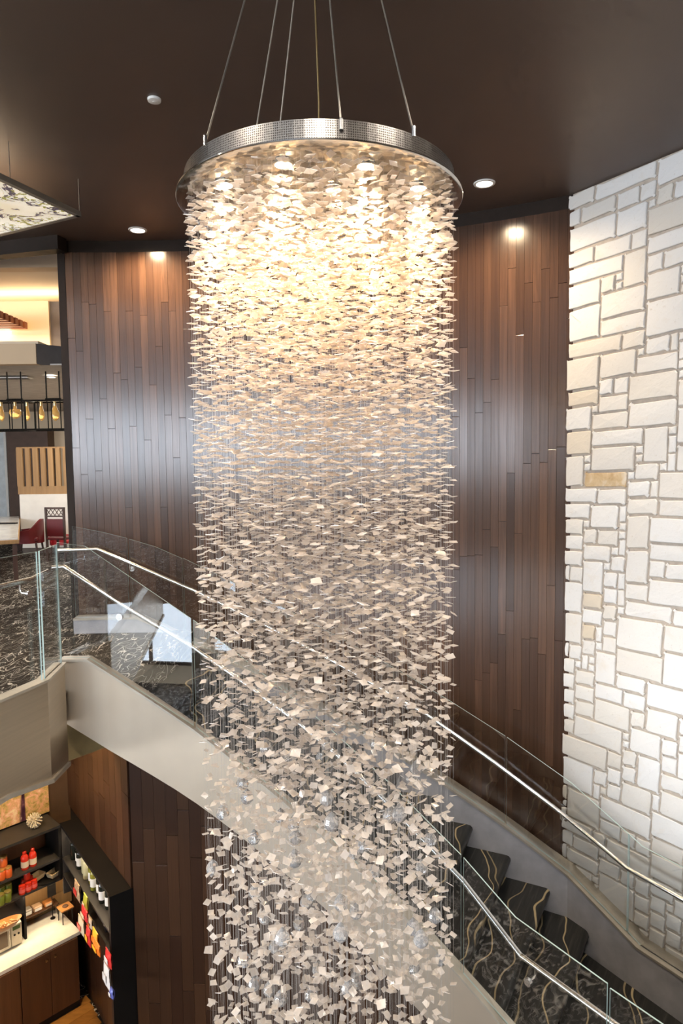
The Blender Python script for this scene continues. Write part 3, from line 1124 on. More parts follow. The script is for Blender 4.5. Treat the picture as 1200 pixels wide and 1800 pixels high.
# suspended art panel, upper left
ZP = 2.25
c0, c1, c2 = pz(143, 381, ZP), pz(0, 314, ZP), pz(0, 416, ZP)
a1 = (c1 - c0).normalized()
a2 = (c2 - c0).normalized()
pp = thing('hanging_art_panel', 'suspended framed ceiling panel printed with tree branches in the upper left corner', 'ceiling panel', c0)
L1, L2 = 2.6, 2.2
qd = [V(0, 0, 0), a1 * L1, a1 * L1 + a2 * L2, a2 * L2]
MB().hexa([q * 0.985 + (a1 + a2) * 0.02 + V(0, 0, 0.006) for q in qd], [q * 0.985 + (a1 + a2) * 0.02 + V(0, 0, 0.02) for q in qd]).build('printed_sheet', m_branches('branch_print'), pp)
FRM = plain('panel_frame', (0.30, 0.27, 0.22), 0.4, 0.5)
for i in range(4):
    s, e = qd[i], qd[(i + 1) % 4]
    dd = (e - s).normalized()
    nn = V(-dd.y, dd.x, 0)
    if nn.dot((qd[0] + qd[2]) / 2 - s) < 0:
        nn = -nn
    MB().obox(s, e - s, nn * 0.045, V(0, 0, 0.045)).build('frame_bar', FRM, pp)
for (x, y) in ((140, 378), (18, 321)):
    b_ = pz(x, y, ZP + 0.03)
    MB().tube([b_ - c0, b_ - c0 + V(0, 0, H - ZP - 0.03)], 0.004, 6).build('suspension_cable', CABLE, pp)
for s_ in (a1 * 2.5 + a2 * 0.1, a1 * 2.5 + a2 * 2.1, a2 * 2.1 + a1 * 0.1):
    MB().tube([s_ + V(0, 0, 0.03), s_ + V(0, 0, H - ZP)], 0.004, 6).build('suspension_cable', CABLE, pp)


# ------------------------------------------------------------------ lower level: wall under the stair and market alcove
AZ = -4.24                                     # top of the shelving
G0, G1 = pz(106, 1448, AZ), pz(191, 1572, AZ)
UD = (G1 - G0)
UL = UD.length
UD.normalize()                                 # along the bottle shelf, towards the photographer
UN = Vector((-UD.y, UD.x, 0))                  # into the wall
UROT = math.atan2(UD.y, UD.x)
UDEP = 0.20


def ust(s, n, z):
    p = Vector((G0.x, G0.y, 0)) + UD * s + UN * n
    p.z = z
    return p


WT = -2.30
wr = link('wall_alcove_side', None, kind='structure', label='walnut clad wall above and beneath the black bottle shelf')
MB().obox(ust(-1.2, UDEP + 0.03, GF), UD * (UL + 1.25), UN * 0.15, V(0, 0, WT - GF)).build('backing', BACKING, wr)
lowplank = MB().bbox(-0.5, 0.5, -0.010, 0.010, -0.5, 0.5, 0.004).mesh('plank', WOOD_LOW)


def plank_run(parent, pts_f, n, wd, z0, z1f, rotf):
    for i in range(n):
        z = z1f(i)
        first = True
        while z > z0 + 0.01:
            L = random.uniform(0.6, 1.6) if first else random.uniform(1.0, 2.2)
            first = False
            zn = z0 if z - L - z0 < 0.5 else z - L
            p = pts_f(i)
            link('plank', lowplank, parent, (p.x, p.y, (z + zn) / 2), (0, 0, rotf(i)), (wd * 0.988, 1, z - zn - 0.003))
            z = zn


npl = 16
pwid = (UL + 1.25) / npl
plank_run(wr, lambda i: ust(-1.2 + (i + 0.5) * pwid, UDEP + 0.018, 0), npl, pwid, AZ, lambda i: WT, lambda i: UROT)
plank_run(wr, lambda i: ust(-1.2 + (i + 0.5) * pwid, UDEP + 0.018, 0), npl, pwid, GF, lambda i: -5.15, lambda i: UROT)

FC = ust(UL + 0.06, UDEP + 0.03, 0)
RL = math.hypot(FC.x - CX, FC.y - CY)
TH0 = math.degrees(math.atan2(FC.x - CX, FC.y - CY))
wu = link('wall_under_stair', None, kind='structure', label='dark walnut clad wall below the curved stair')
lth = np.linspace(TH0, 32, 30)
MB().ribbon([cy(RL + 0.02, t, GF) for t in lth], -0.15, 0.0, 0, [min(znear(t), -1.9) - 0.45 - GF for t in lth]).build('backing', BACKING, wu)
ld = math.degrees(0.118 / RL)
nlow = int((31 - TH0) / ld)
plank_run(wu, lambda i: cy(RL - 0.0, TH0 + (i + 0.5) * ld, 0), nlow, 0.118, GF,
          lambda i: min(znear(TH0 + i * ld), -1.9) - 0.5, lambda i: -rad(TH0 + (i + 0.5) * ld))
MB().ribbon([cy(RL - 0.012, t, GF) for t in lth], -0.01, 0.012, 0, 0.12).build('baseboard_under_stair', TRIM_DK, kind='structure')

# frame of the counter run
e1 = Vector((math.cos(rad(46)), math.sin(rad(46)), 0))
e2 = Vector((e1.y, -e1.x, 0))
KZ = GF + 0.92
OC = pz(138, 1638, KZ)
ER = rad(46)


def al(u_, v_, z):
    p = Vector((OC.x, OC.y, 0)) + e1 * u_ + e2 * v_
    p.z = z
    return p


def abox(m, u0, u1, v0, v1, z0, z1, mi=0):
    return m.obox(al(u0, v0, z0), e1 * (u1 - u0), e2 * (v1 - v0), V(0, 0, z1 - z0), mi)


abox(MB(), -3.2, 1.2, -0.80, -0.64, GF, FL - 0.31).build('wall_alcove_back', plain('alcove_brown', (0.10, 0.055, 0.03), 0.7), kind='structure')
# orange wood floor of the alcove, laid as boards
fl = link('floor_alcove', None, kind='structure', label='glowing orange wood floor in front of the counter')
brd = MB().bbox(-0.5, 0.5, -0.5, 0.5, -0.006, 0.006, 0.004).mesh('floor_board', WFLOOR)
fo = ust(UL - 0.1, 0.14, GF)
for r_ in range(12):
    off = (r_ % 3) * 0.33
    for c_ in range(3):
        uu = -2.6 + off + c_ * 0.95
        pc = al(uu - 0.8, -0.10 + (r_ + 0.5) * 0.13, GF + 0.007)
        # keep the boards on the alcove side of the shelf wall and of the wall under the stair
        ends = [pc + e1 * 0.47, pc - e1 * 0.47]
        if all((e - ust(0, UDEP - 0.0, GF)).dot(UN) < 0 or (e - ust(UL, 0, GF)).dot(UD) > 0.12 for e in ends):
            link('floor_board', brd, fl, pc, (0, 0, ER), (0.945, 0.128, 1))
ue = -0.02
for r_ in range(16):
    # boards cut along the shelf wall
    v0 = -0.10 + r_ * 0.13
    a_ = al(-1.2, v0 + 0.065, GF)
    # distance along e1 until the wall
    tmax = (ust(0, UDEP - 0.0, GF) - a_).dot(UN) / e1.dot(UN)
    if tmax > 0.2:
        MB().obox(al(-1.2, v0, GF + 0.001), e1 * (tmax - 0.02), e2 * 0.128, V(0, 0, 0.012)).build('floor_board', WFLOOR, fl)

# base cabinets: three units
CW = 0.66
for k in range(3):
    u1 = -0.02 - k * CW
    u0 = u1 - CW + 0.006
    base = al((u0 + u1) / 2, -0.3, GF)
    cb = thing('base_cabinet', ['walnut base cabinet next to the bottle shelf corner', 'walnut base cabinet with door below the small display riser', 'walnut base cabinet under the microwave'][k], 'cabinet', base, ER)
    W2 = (u1 - u0) / 2
    # local x along e1, local y = -e2
    MB().box(-W2, W2, -0.30, 0.26, 0.10, 0.88).build('body', WOOD_CAB, cb)
    MB().box(-W2, W2, -0.30, 0.20, 0.0, 0.10).build('toe_kick', BLACK, cb)
    for j in (0, 1):
        x0 = -W2 + j * W2
        dr = MB().bbox(x0 + 0.002, x0 + W2 - 0.002, -0.32, -0.30, 0.105, 0.875, 0.002).build('door', WOOD_CAB, cb)
        kx = x0 + W2 - 0.05 if j == 0 else x0 + 0.05
        MB().tube([V(kx, -0.32, 0.80), V(kx, -0.345, 0.80)], [0.007, 0.014], 10).build('knob', BRASS, dr)
ct = MB()
ct.obox(al(-2.4, 0.0, KZ - 0.04), e1 * 2.42, e2 * -0.62, V(0, 0, 0.04))
ct.build('countertop', QUARTZ, label='white quartz countertop running over the walnut base cabinets', cat='countertop')

# backsplash boards behind the counter
bs = thing('backsplash', 'pinkish wood board backsplash above the white countertop', 'backsplash', al(-0.4, -0.63, KZ))
for k in range(3):
    MB().obox(al(-0.78, -0.615, KZ + 0.005 + k * 0.185) - Vector(bs.location), e1 * 0.98, e2 * -0.02, V(0, 0, 0.18)).build('board', WOOD_TAN if k < 2 else WOOD_ORANGE, bs)

# shelving on the back wall
SZ = [-4.63, -4.885]
sh = thing('wall_shelving', 'charcoal wall shelving with two shelves over the counter', 'shelves', al(-1.0, -0.62, SZ[1]))
so = -Vector(sh.location)
UR = (Vector((G0.x, G0.y, 0)) - Vector((OC.x, OC.y, 0))).dot(e1)


def shp(u0, u1, v0, v1, z0, z1, name, m):
    x = abox(MB(), u0, u1, v0, v1, z0, z1)
    x.v = [tuple(Vector(p) + so) for p in x.v]
    return x.build(name, m, sh)


shp(-2.6, UR - 0.01, -0.62, -0.24, AZ - 0.03, AZ, 'top_board', DKGREY)
for z in SZ:
    shp(-2.6, UR - 0.02, -0.61, -0.24, z - 0.025, z, 'shelf', DKGREY)
shp(UR - 0.04, UR - 0.01, -0.62, -0.24, SZ[1] - 0.02, AZ - 0.03, 'side_panel', BLACK)
shp(-2.6, UR - 0.05, -0.637, -0.622, SZ[1], AZ - 0.03, 'back_panel', WOOD_CAB)
DV = pz(44, 1652, KZ)
du = (DV - al(0, 0, KZ)).dot(e1)
dv = (DV - al(0, 0, KZ)).dot(e2)
shp(du - 0.0, du + 0.025, -0.61, dv, KZ, SZ[1] - 0.025, 'divider', BLACK)
shp(-2.6, du, -0.61, dv + 0.01, KZ + 0.31, KZ + 0.335, 'niche_shelf', BLACK)

# bottle shelf on the side wall
us = thing('bottle_shelf', 'black open bottle shelf unit with tall end panel on the side wall', 'shelves', ust(UL * 0.5, 0.1, GF))
uo = -Vector(us.location)


def usp(s0, s1, n0, n1, z0, z1, name, m):
    x = MB().obox(ust(s0, n0, z0) + uo, UD * (s1 - s0), UN * (n1 - n0), V(0, 0, z1 - z0))
    return x.build(name, m, us)


z1s = pl(150, 1571, G0, UN).z
z2s = pl(162, 1620, G0, UN).z
usp(-0.02, UL, 0.0, UDEP + 0.02, AZ - 0.035, AZ, 'top_board', BLACK)
usp(UL - 0.0, UL + 0.05, -0.01, UDEP + 0.09, GF, AZ, 'end_panel', BLACK)
usp(0.0, 0.025, 0.0, UDEP + 0.01, z2s - 0.25, AZ - 0.035, 'side_panel', DKGREY)
usp(0.02, UL, 0.0, UDEP, z1s - 0.022, z1s, 'shelf', DKGREY)
usp(0.02, UL, 0.0, UDEP, z2s - 0.022, z2s, 'shelf', DKGREY)
usp(0.62, 0.64, 0.01, UDEP, z2s, z1s - 0.022, 'divider', DKGREY)
usp(0.02, UL, UDEP, UDEP + 0.015, z2s - 0.3, AZ - 0.035, 'back_panel', DKGREY)
LED = emissive('led_strip_glow', (1.0, 0.86, 0.64), 9.0)
usp(0.05, UL - 0.03, UDEP - 0.03, UDEP - 0.01, AZ - 0.045, AZ - 0.036, 'led_strip', LED)  # glowing strip added to light the bottle shelf


def lamp(name, typ, loc, energy, color=(1.0, 0.78, 0.5), size=0.05, rot=None, sx=None, sy=None):
    d = bpy.data.lights.new(name, typ)
    d.energy = energy
    d.color = color
    if typ == 'AREA':
        d.shape = 'RECTANGLE'
        d.size, d.size_y = sx, sy
    else:
        d.shadow_soft_size = size
    o = bpy.data.objects.new(name, d)
    COL.objects.link(o)
    o.location = loc
    if rot:
        o.rotation_euler = rot
    return o


lamp('shelf_led_light', 'AREA', ust(UL / 2, UDEP - 0.05, AZ - 0.05), 9, sx=UL * 0.9, sy=0.03, rot=(0, 0, UROT))  # added light that goes with the bottle shelf strip
shp(-2.0, UR - 0.1, -0.30, -0.27, SZ[1] - 0.035, SZ[1] - 0.026, 'led_strip', LED)
lamp('counter_led_light', 'AREA', al(-0.9, -0.30, SZ[1] - 0.045), 12, sx=1.9, sy=0.03, rot=(0, 0, ER))
# unseen downlights added to light the alcove
for k, (u_, v_) in enumerate(((-0.5, 0.55), (-1.6, 0.55))):
    p = al(u_, v_, FL - 0.31)
    t = thing('downlight', ['warm recessed downlight above the alcove counter corner', 'warm recessed downlight above the microwave end of the counter'][k], 'ceiling light', (p.x, p.y, p.z - 0.012))
    MB().lathe([(0.05, 0.0), (0.07, 0.002), (0.072, 0.012), (0.05, 0.012)], 24, caps=False).build('trim_ring', WHITE, t, smooth=True)
    MB().lathe([(0.05, 0.004), (0.05, 0.011)], 24).build('lens', LAMPW, t, smooth=True)
    lamp('alcove_beam', 'SPOT', (p.x, p.y, p.z - 0.02), 175, (1.0, 0.72, 0.40)).data.spot_size = rad(120)

# forest print above the shelving
pic = thing('forest_print', 'long forest photo print with purple trunks above the charcoal shelving', 'picture', al(-1.2, -0.63, AZ + 0.02), ER)
MB().box(-1.6, UR + 1.2 + 0.02, -0.012, 0.008, 0.0, 1.5).build('print', m_forest('forest_print'), pic)
MB().box(-1.6, UR + 1.22, -0.016, 0.010, -0.012, 0.0).build('lower_edge', BLACK, pic)

# starburst ornament on the top board
p = pz(61, 1455, AZ)
sb = thing('starburst_ornament', 'round spiky cream starburst ornament on top of the shelving', 'ornament', (p.x, p.y, AZ))
m = MB()
NS = 70
for i in range(NS):
    z = 1 - 2 * (i + 0.5) / NS
    a = i * 2.39996
    r = math.sqrt(1 - z * z)
    d = V(r * math.cos(a), r * math.sin(a), z)
    m.tube([d * 0.012 + V(0, 0, 0.09), d * 0.088 + V(0, 0, 0.09)], [0.004, 0.0075], 5)
SPK = plain('cream_spikes', (0.80, 0.70, 0.52), 0.5)
m.build('spikes', SPK, sb)
MB().lathe([(0.006, 0.065), (0.022, 0.075), (0.028, 0.09), (0.022, 0.105), (0.006, 0.115)], 12).build('core', SPK, sb, smooth=True)


# bottles and jars
def bottle(name, label, cat, loc, h, r, glass, cap, lab=None, group=None, shape='wine'):
    t = thing(name, label, cat, loc, 0, group)
    if shape == 'wine':
        prof = [(r * 0.92, 0), (r, 0.01), (r, h * 0.60), (r * 0.9, h * 0.66), (r * 0.42, h * 0.76), (r * 0.36, h * 0.80), (r * 0.36, h * 0.93)]
        MB().lathe(prof, 14).build('body', glass, t, smooth=True)
        MB().lathe([(r * 0.40, h * 0.84), (r * 0.40, h)], 12).build('cap', cap, t, smooth=True)
    else:
        prof = [(r * 0.9, 0), (r, 0.008), (r, h * 0.62), (r * 0.8, h * 0.74), (r * 0.45, h * 0.82), (r * 0.45, h * 0.88)]
        MB().lathe(prof, 14).build('body', glass, t, smooth=True)
        MB().lathe([(r * 0.55, h * 0.86), (r * 0.55, h * 0.95), (r * 0.3, h)], 12).build('cap', cap, t, smooth=True)
    if lab:
        MB().lathe([(r * 1.015, h * 0.14), (r * 1.015, h * 0.46)], 14, caps=False).build('label', lab, t, smooth=True)
    return t


def jar(label, cat, loc, h, r, body, lid, lab, group=None):
    t = thing('jar', label, cat, loc, 0, group)
    MB().lathe([(r * 0.9, 0), (r, 0.008), (r, h * 0.78), (r * 0.86, h * 0.86)], 14).build('body', body, t, smooth=True)
    MB().lathe([(r * 0.92, h * 0.86), (r * 0.92, h * 0.98), (r * 0.84, h)], 14).build('lid', lid, t, smooth=True)
    if lab:
        MB().lathe([(r * 1.012, h * 0.22), (r * 1.012, h * 0.6)], 14, caps=False).build('label', lab, t, smooth=True)
    return t


REDS = plain('red_sauce', (0.62, 0.035, 0.015), 0.2)
ORS = plain('orange_sauce', (0.75, 0.14, 0.03), 0.25)
GRN = plain('green_pickle', (0.17, 0.22, 0.03), 0.25)
GOLDL = plain('gold_lid', (0.75, 0.45, 0.14), 0.3, 0.6)
GDARK = plain('dark_wine_glass', (0.012, 0.014, 0.010), 0.08)
GOLIVE = plain('olive_glass', (0.22, 0.21, 0.03), 0.08)
GPALE = plain('pale_wine', (0.62, 0.58, 0.36), 0.08)
BUFF = plain('buff_label', (0.70, 0.58, 0.45), 0.7)
for k, (x, y) in enumerate(((44, 1527), (58, 1521))):
    p = pz(x, y, SZ[0])
    bottle('sauce_bottle', ['red sauce bottle on the upper charcoal shelf, left of a pair', 'red sauce bottle on the upper charcoal shelf, right of a pair'][k], 'bottle', p, 0.215, 0.042, REDS, REDS, BUFF, shape='sauce')
for k, (x, y, dz) in enumerate(((3, 1546, 0), (15, 1541, 0), (5, 1533, 0), (7, 1537, 0.115))):
    p = pz(x, y, SZ[0])
    p.z += dz
    if k == 3:
        p = (pz(3, 1546, SZ[0]) + pz(15, 1541, SZ[0]) + pz(5, 1533, SZ[0])) / 3 + V(0, 0, 0.121)
    jar(['orange jar at the front left of the upper shelf group', 'orange jar at the front right of the upper shelf group', 'orange jar at the back of the upper shelf group', 'orange jar stacked on three others on the upper shelf'][k], 'jar', p, 0.12, 0.040, ORS, GOLDL, None, 'orange jars on the upper shelf')
rows = [((39, 1571), 'front left'), ((50, 1566), 'front middle'), ((60, 1561), 'front right'), ((43, 1560), 'rear left'), ((53, 1555), 'rear right')]
for (x, y), nm in rows:
    jar('red jar in the %s of the lower shelf pyramid' % nm, 'jar', pz(x, y, SZ[1]), 0.105, 0.036, REDS, REDS, plain('red_label', (0.75, 0.12, 0.10), 0.5), 'red jars on the lower shelf')
jar('red jar crowning the lower shelf pyramid', 'jar', (pz(43, 1560, SZ[1]) + pz(53, 1555, SZ[1]) + pz(50, 1566, SZ[1])) / 3 + V(0, 0, 0.106), 0.105, 0.036, REDS, REDS, None, 'red jars on the lower shelf')
for k, (x, y, nm) in enumerate(((2, 1590, 'front left'), (14, 1584, 'front right'), (3, 1575, 'rear left'), (15, 1570, 'rear right'))):
    jar('green pickle jar at the %s of the lower shelf' % nm, 'jar', pz(x, y, SZ[1]), 0.125, 0.040, GRN, plain('olive_lid', (0.25, 0.20, 0.05), 0.4), None, 'green jars on the lower shelf')

# two beige trays on the lower shelf, on a black plate
BEIGE = plain('beige_tray', (0.85, 0.66, 0.40), 0.6)
pt = pz(86, 1545, SZ[1]) - e1 * 0.022 - e2 * 0.03
t = thing('serving_plate', 'round black plate under the beige trays on the lower shelf', 'plate', pt)
MB().lathe([(0.10, 0.0), (0.135, 0.008), (0.14, 0.014), (0.13, 0.012), (0.10, 0.006)], 24).build('plate', BLACK, t, smooth=True)
for k, (du_, dv_) in enumerate(((-0.075, -0.055), (0.08, 0.03))):
    t = thing('tray', ['beige rectangular tray, the left one on the black plate', 'beige rectangular tray, the right one on the black plate'][k], 'tray', pt + e1 * du_ + e2 * dv_ + V(0, 0, 0.0145), ER + 0.35)
    m = MB()
    vs = []
    for (a, c, h) in ((0.056, 0.042, 0), (0.072, 0.056, 0.055), (0.065, 0.049, 0.055), (0.052, 0.038, 0.008)):
        vs += [(-a, -c, h), (a, -c, h), (a, c, h), (-a, c, h)]
    fs = [(3, 2, 1, 0), (12, 13, 14, 15)]
    for q in range(3):
        for r_ in range(4):
            r2 = (r_ + 1) % 4
            fs.append((q * 4 + r_, q * 4 + r2, q * 4 + 4 + r2, q * 4 + 4 + r_))
    m.add(vs, fs)
    m.build('body', BEIGE, t)

# microwave in the niche
p = pz(40, 1657, KZ)
mw = thing('microwave', 'silver microwave oven on the counter left of the black divider', 'microwave', p - e2 * 0.0, ER)
SILV = plain('silver_plastic', (0.62, 0.56, 0.46), 0.35, 0.5)
MB().bbox(-0.52, -0.005, 0.0, 0.33, 0.012, 0.275, 0.006).build('body', SILV, mw)
dr = MB().bbox(-0.515, -0.135, -0.016, 0.0, 0.018, 0.270, 0.004).build('door', SILV, mw)
MB().box(-0.49, -0.165, -0.019, -0.015, 0.055, 0.235).build('window', plain('oven_window', (0.16, 0.11, 0.07), 0.15), dr)
MB().tube([V(-0.15, -0.03, 0.05), V(-0.15, -0.03, 0.24)], 0.006, 8).build('handle', STEEL, dr)
pn = MB().bbox(-0.125, -0.008, -0.016, 0.0, 0.018, 0.270, 0.004).build('control_panel', SILV, mw)
MB().box(-0.108, -0.026, -0.018, -0.015, 0.205, 0.25).build('display', plain('green_display', (0.10, 0.14, 0.05), 0.2), pn)
for i in range(2):
    MB().tube([V(-0.09 + i * 0.045, -0.016, 0.15), V(-0.09 + i * 0.045, -0.022, 0.15)], 0.012, 10).build('button', BLACK, pn)
for (x, y) in ((-0.5, 0.03), (-0.03, 0.03), (-0.5, 0.3), (-0.03, 0.3)):
    MB().tube([V(x, y, 0), V(x, y, 0.013)], 0.012, 8).build('foot', BLACK, mw)

# bread basket on the niche shelf
p = pz(8, 1632, KZ + 0.335)
bk = thing('bread_basket', 'shallow boat-shaped wooden bowl of snacks above the microwave', 'bowl', p, ER)
prof = []
m = MB()
ns, nr_ = 20, 4
vs = []
for j in range(nr_ + 1):
    f = j / nr_
    for i in range(ns):
        a = 2 * math.pi * i / ns
        vs.append((0.19 * (0.5 + 0.5 * f) * math.cos(a), 0.085 * (0.5 + 0.5 * f) * math.sin(a), 0.065 * f * f))
fs = [(j * ns + i, j * ns + (i + 1) % ns, (j + 1) * ns + (i + 1) % ns, (j + 1) * ns + i) for j in range(nr_) for i in range(ns)] + [tuple(range(ns))[::-1]]
m.add(vs, fs)
m.build('bowl', WOOD_ORANGE, bk, smooth=True)
m = MB()
for i in range(14):
    a = random.uniform(0, 6.28)
    q = random.random() ** 0.5
    c_ = V(0.13 * q * math.cos(a), 0.05 * q * math.sin(a), 0.035 + 0.02 * random.random())
    d_ = V(random.uniform(-1, 1), random.uniform(-1, 1), 0).normalized()
    m.tube([c_ - d_ * 0.03, c_, c_ + d_ * 0.03], [0.008, 0.014, 0.008], 6)
m.build('snacks', plain('snack_brown', (0.32, 0.16, 0.05), 0.5), bk, smooth=True)


# display risers on the counter
def riser(label, p, lx, ly, h, top, tilt=0.0):
    t = thing('display_riser', label, 'display stand', p, ER)
    MB().hexa([(-lx, -ly, h - tilt), (lx, -ly, h - tilt), (lx, ly, h), (-lx, ly, h)], [(-lx, -ly, h + .014 - tilt), (lx, -ly, h + .014 - tilt), (lx, ly, h + .014), (-lx, ly, h + .014)]).build('board', top, t)
    for sx in (-1, 1):
        for sy in (-1, 1):
            zt = h - (tilt if sy < 0 else 0)
            MB().tube([V(sx * (lx - .015), sy * (ly - .015), 0), V(sx * (lx - .02), sy * (ly - .02), zt + 0.004)], 0.006, 6).build('leg', BLACKM, t)
    return t


pr_ = (pz(56, 1636, KZ) + pz(96, 1612, KZ)) / 2 - e2 * 0.10
riser('long low black-legged display riser holding snack packs on the counter', pr_, 0.21, 0.07, 0.13, WOOD_CAB)
cols = [(-0.15, plain('grey_pack', (0.30, 0.26, 0.22), 0.4), 'grey snack carton at the left end of the long riser'),
        (-0.03, plain('mixed_pack', (0.55, 0.36, 0.22), 0.5), 'speckled snack pack in the middle of the long riser'),
        (0.10, plain('orange_pack', (0.62, 0.24, 0.06), 0.4), 'orange brown snack bag at the right end of the long riser')]
for k, (ux, mt, lb) in enumerate(cols):
    t = thing('snack_pack', lb, 'snack pack', pr_ + e1 * ux + V(0, 0, 0.1445), ER)
    MB().bbox(-0.052, 0.052, -0.045, 0.045, 0.0, 0.075 - 0.012 * k, 0.010).build('pack', mt, t)
    MB().box(-0.04, 0.04, -0.0475, -0.0445, 0.012, 0.05 - 0.008 * k).build('label', PAPER if k != 2 else BUFF, t)
pr2 = (pz(121, 1624, KZ) + pz(131, 1607, KZ)) / 2 - e1 * 0.06 - e2 * 0.03
riser('small square display riser with orange top near the bottle shelf corner', pr2, 0.075, 0.075, 0.16, WOOD_ORANGE, 0.0)
t = thing('cookie', 'round dark cookie on the orange topped riser', 'cookie', pr2 + V(0, 0, 0.1745))
MB().lathe([(0.028, 0), (0.034, 0.006), (0.030, 0.013), (0.01, 0.016)], 14).build('cookie', plain('cookie', (0.10, 0.05, 0.025), 0.8), t, smooth=True)
p = pz(93, 1614, KZ)
t = thing('sign_stand', 'black sign holder on a thin pole standing on the counter', 'sign holder', p, ER)
MB().lathe([(0.03, 0), (0.03, 0.006), (0.01, 0.01)], 14).build('base', BLACKM, t, smooth=True)
MB().tube([V(0, 0, 0.006), V(0, 0, 0.33)], 0.005, 8).build('pole', BLACKM, t)
MB().bbox(-0.05, 0.05, -0.008, 0.008, 0.28, 0.43, 0.004).build('sign_panel', BLACK, t)

# wine bottles
BN = [(0.14, GDARK, BLACK, None, 'dark'), (0.27, GDARK, plain('amber_foil', (0.8, 0.4, 0.05), 0.3), PAPER, 'amber-capped'), (0.38, GDARK, BLACK, PAPER, 'black'), (0.50, GPALE, GOLDL, None, 'pale'),
      (0.62, GPALE, WHITE, None, 'clear'), (0.75, GOLIVE, GOLDL, PAPER, 'olive'), (0.88, GOLIVE, GDARK, PAPER, 'greenish'), (1.02, GDARK, BLACK, PAPER, 'dark green'), (1.16, GDARK, BLACK, PAPER, 'dark'), (1.30, GDARK, BLACK, PAPER, 'dark')]
for k, (s_, g_, c_, l_, nm) in enumerate(BN):
    if s_ > UL - 0.06:
        break
    bottle('wine_bottle', '%s wine bottle, %s from the far end of the black bottle shelf' % (nm, ordinal(k)), 'bottle', ust(s_, 0.10 + 0.02 * (k % 2), z1s), 0.295, 0.038, g_, c_, l_, 'wine bottles on the black shelf')
t = thing('cup', 'small navy cup with white lid on the lower board of the bottle shelf', 'cup', ust(UL * 0.80, 0.08, z2s))
MB().lathe([(0.026, 0), (0.036, 0.06), (0.037, 0.075), (0.033, 0.075), (0.024, 0.008)], 16).build('cup', plain('navy_cup', (0.05, 0.06, 0.12), 0.3), t, smooth=True)
MB().lathe([(0.038, 0.074), (0.036, 0.090), (0.02, 0.094)], 16).build('lid', WHITE, t, smooth=True)


# snack bags hanging in front of the side shelf
def bag(label, x, y, w_, h_, c1_, c2_, off=0.03, tilt=0.0):
    w_, h_ = w_ * 1.22, h_ * 1.2
    p = pl(x, y, ust(0, -off, 0), UN)
    t = thing('snack_bag', label, 'snack bag', p, UROT)
    nx, nz = 6, 8
    vs, fs = [], []
    for side in (-1, 1):
        for j in range(nz + 1):
            for i in range(nx + 1):
                a, c = i / nx * 2 - 1, j / nz
                bul = (1 - a * a) ** 0.6 * (math.sin(math.pi * c) ** 0.55 if 0 < c < 1 else 0)
                vs.append((a * w_ / 2 + tilt * (c - .5) * h_, side * (0.003 + bul * 0.022 + 0.003 * math.sin(9 * a + 7 * c)), (c - 0.5) * h_))
    N = (nx + 1) * (nz + 1)
    for s_ in (0, 1):
        for j in range(nz):
            for i in range(nx):
                q = [s_ * N + j * (nx + 1) + i, s_ * N + j * (nx + 1) + i + 1, s_ * N + (j + 1) * (nx + 1) + i + 1, s_ * N + (j + 1) * (nx + 1) + i]
                fs.append(q if s_ == 0 else q[::-1])
    MB().add(vs, fs).build('bag', c1_, t, smooth=True)
    MB().bbox(-w_ * 0.3, w_ * 0.3, -0.031, -0.026, -h_ * 0.18, h_ * 0.16, 0.002).build('printed_patch', c2_, t)
    MB().box(-w_ * 0.48 + tilt * .5 * h_, w_ * 0.48 + tilt * .5 * h_, -0.005, 0.005, h_ * 0.48, h_ * 0.53).build('seal', c1_, t)


CR = plain('bag_red', (0.65, 0.03, 0.03), 0.3)
CY_ = plain('bag_yellow', (0.85, 0.45, 0.03), 0.3)
CO_ = plain('bag_orange', (0.80, 0.20, 0.02), 0.3)
CG_ = plain('bag_green', (0.45, 0.45, 0.05), 0.3)
CF_ = plain('bag_floral', (0.45, 0.30, 0.18), 0.4, var=0.6, scale=40)
CW_ = plain('bag_white', (0.75, 0.72, 0.70), 0.35)
CB_ = plain('bag_blue', (0.12, 0.15, 0.5), 0.35)
CC_ = plain('bag_cream', (0.75, 0.60, 0.40), 0.4)
for a in (('floral printed snack bag nearest the counter end of the side shelf', 136, 1566, 0.14, 0.16, CF_, CR), ('yellow green snack bag beside the floral bag', 151, 1590, 0.10, 0.17, CG_, CC_),
          ('red snack bag hanging directly above the cream red bag', 149, 1607, 0.15, 0.10, CR, CC_, 0.085), ('orange tan snack bag right of the red bag', 159, 1622, 0.10, 0.09, CC_, CO_),
          ('cream bag with red print at the counter edge', 143, 1627, 0.15, 0.14, CC_, CR, 0.10), ('bright yellow snack bag low on the side shelf', 168, 1650, 0.13, 0.14, CY_, CO_, 0.07),
          ('red snack bag left of the bright yellow bag', 156, 1647, 0.10, 0.15, CR, CY_, 0.10), ('orange snack bag below the bright yellow bag', 170, 1665, 0.16, 0.09, CO_, CY_, 0.11),
          ('red and white snack bag near the black end panel', 191, 1685, 0.13, 0.12, CR, CW_, 0.05), ('white snack bag hanging by the black end panel', 188, 1716, 0.13, 0.19, CW_, CW_, 0.06),
          ('small blue snack bag lowest beside the end panel', 197, 1746, 0.06, 0.08, CB_, CW_, 0.06)):
    bag(*a)

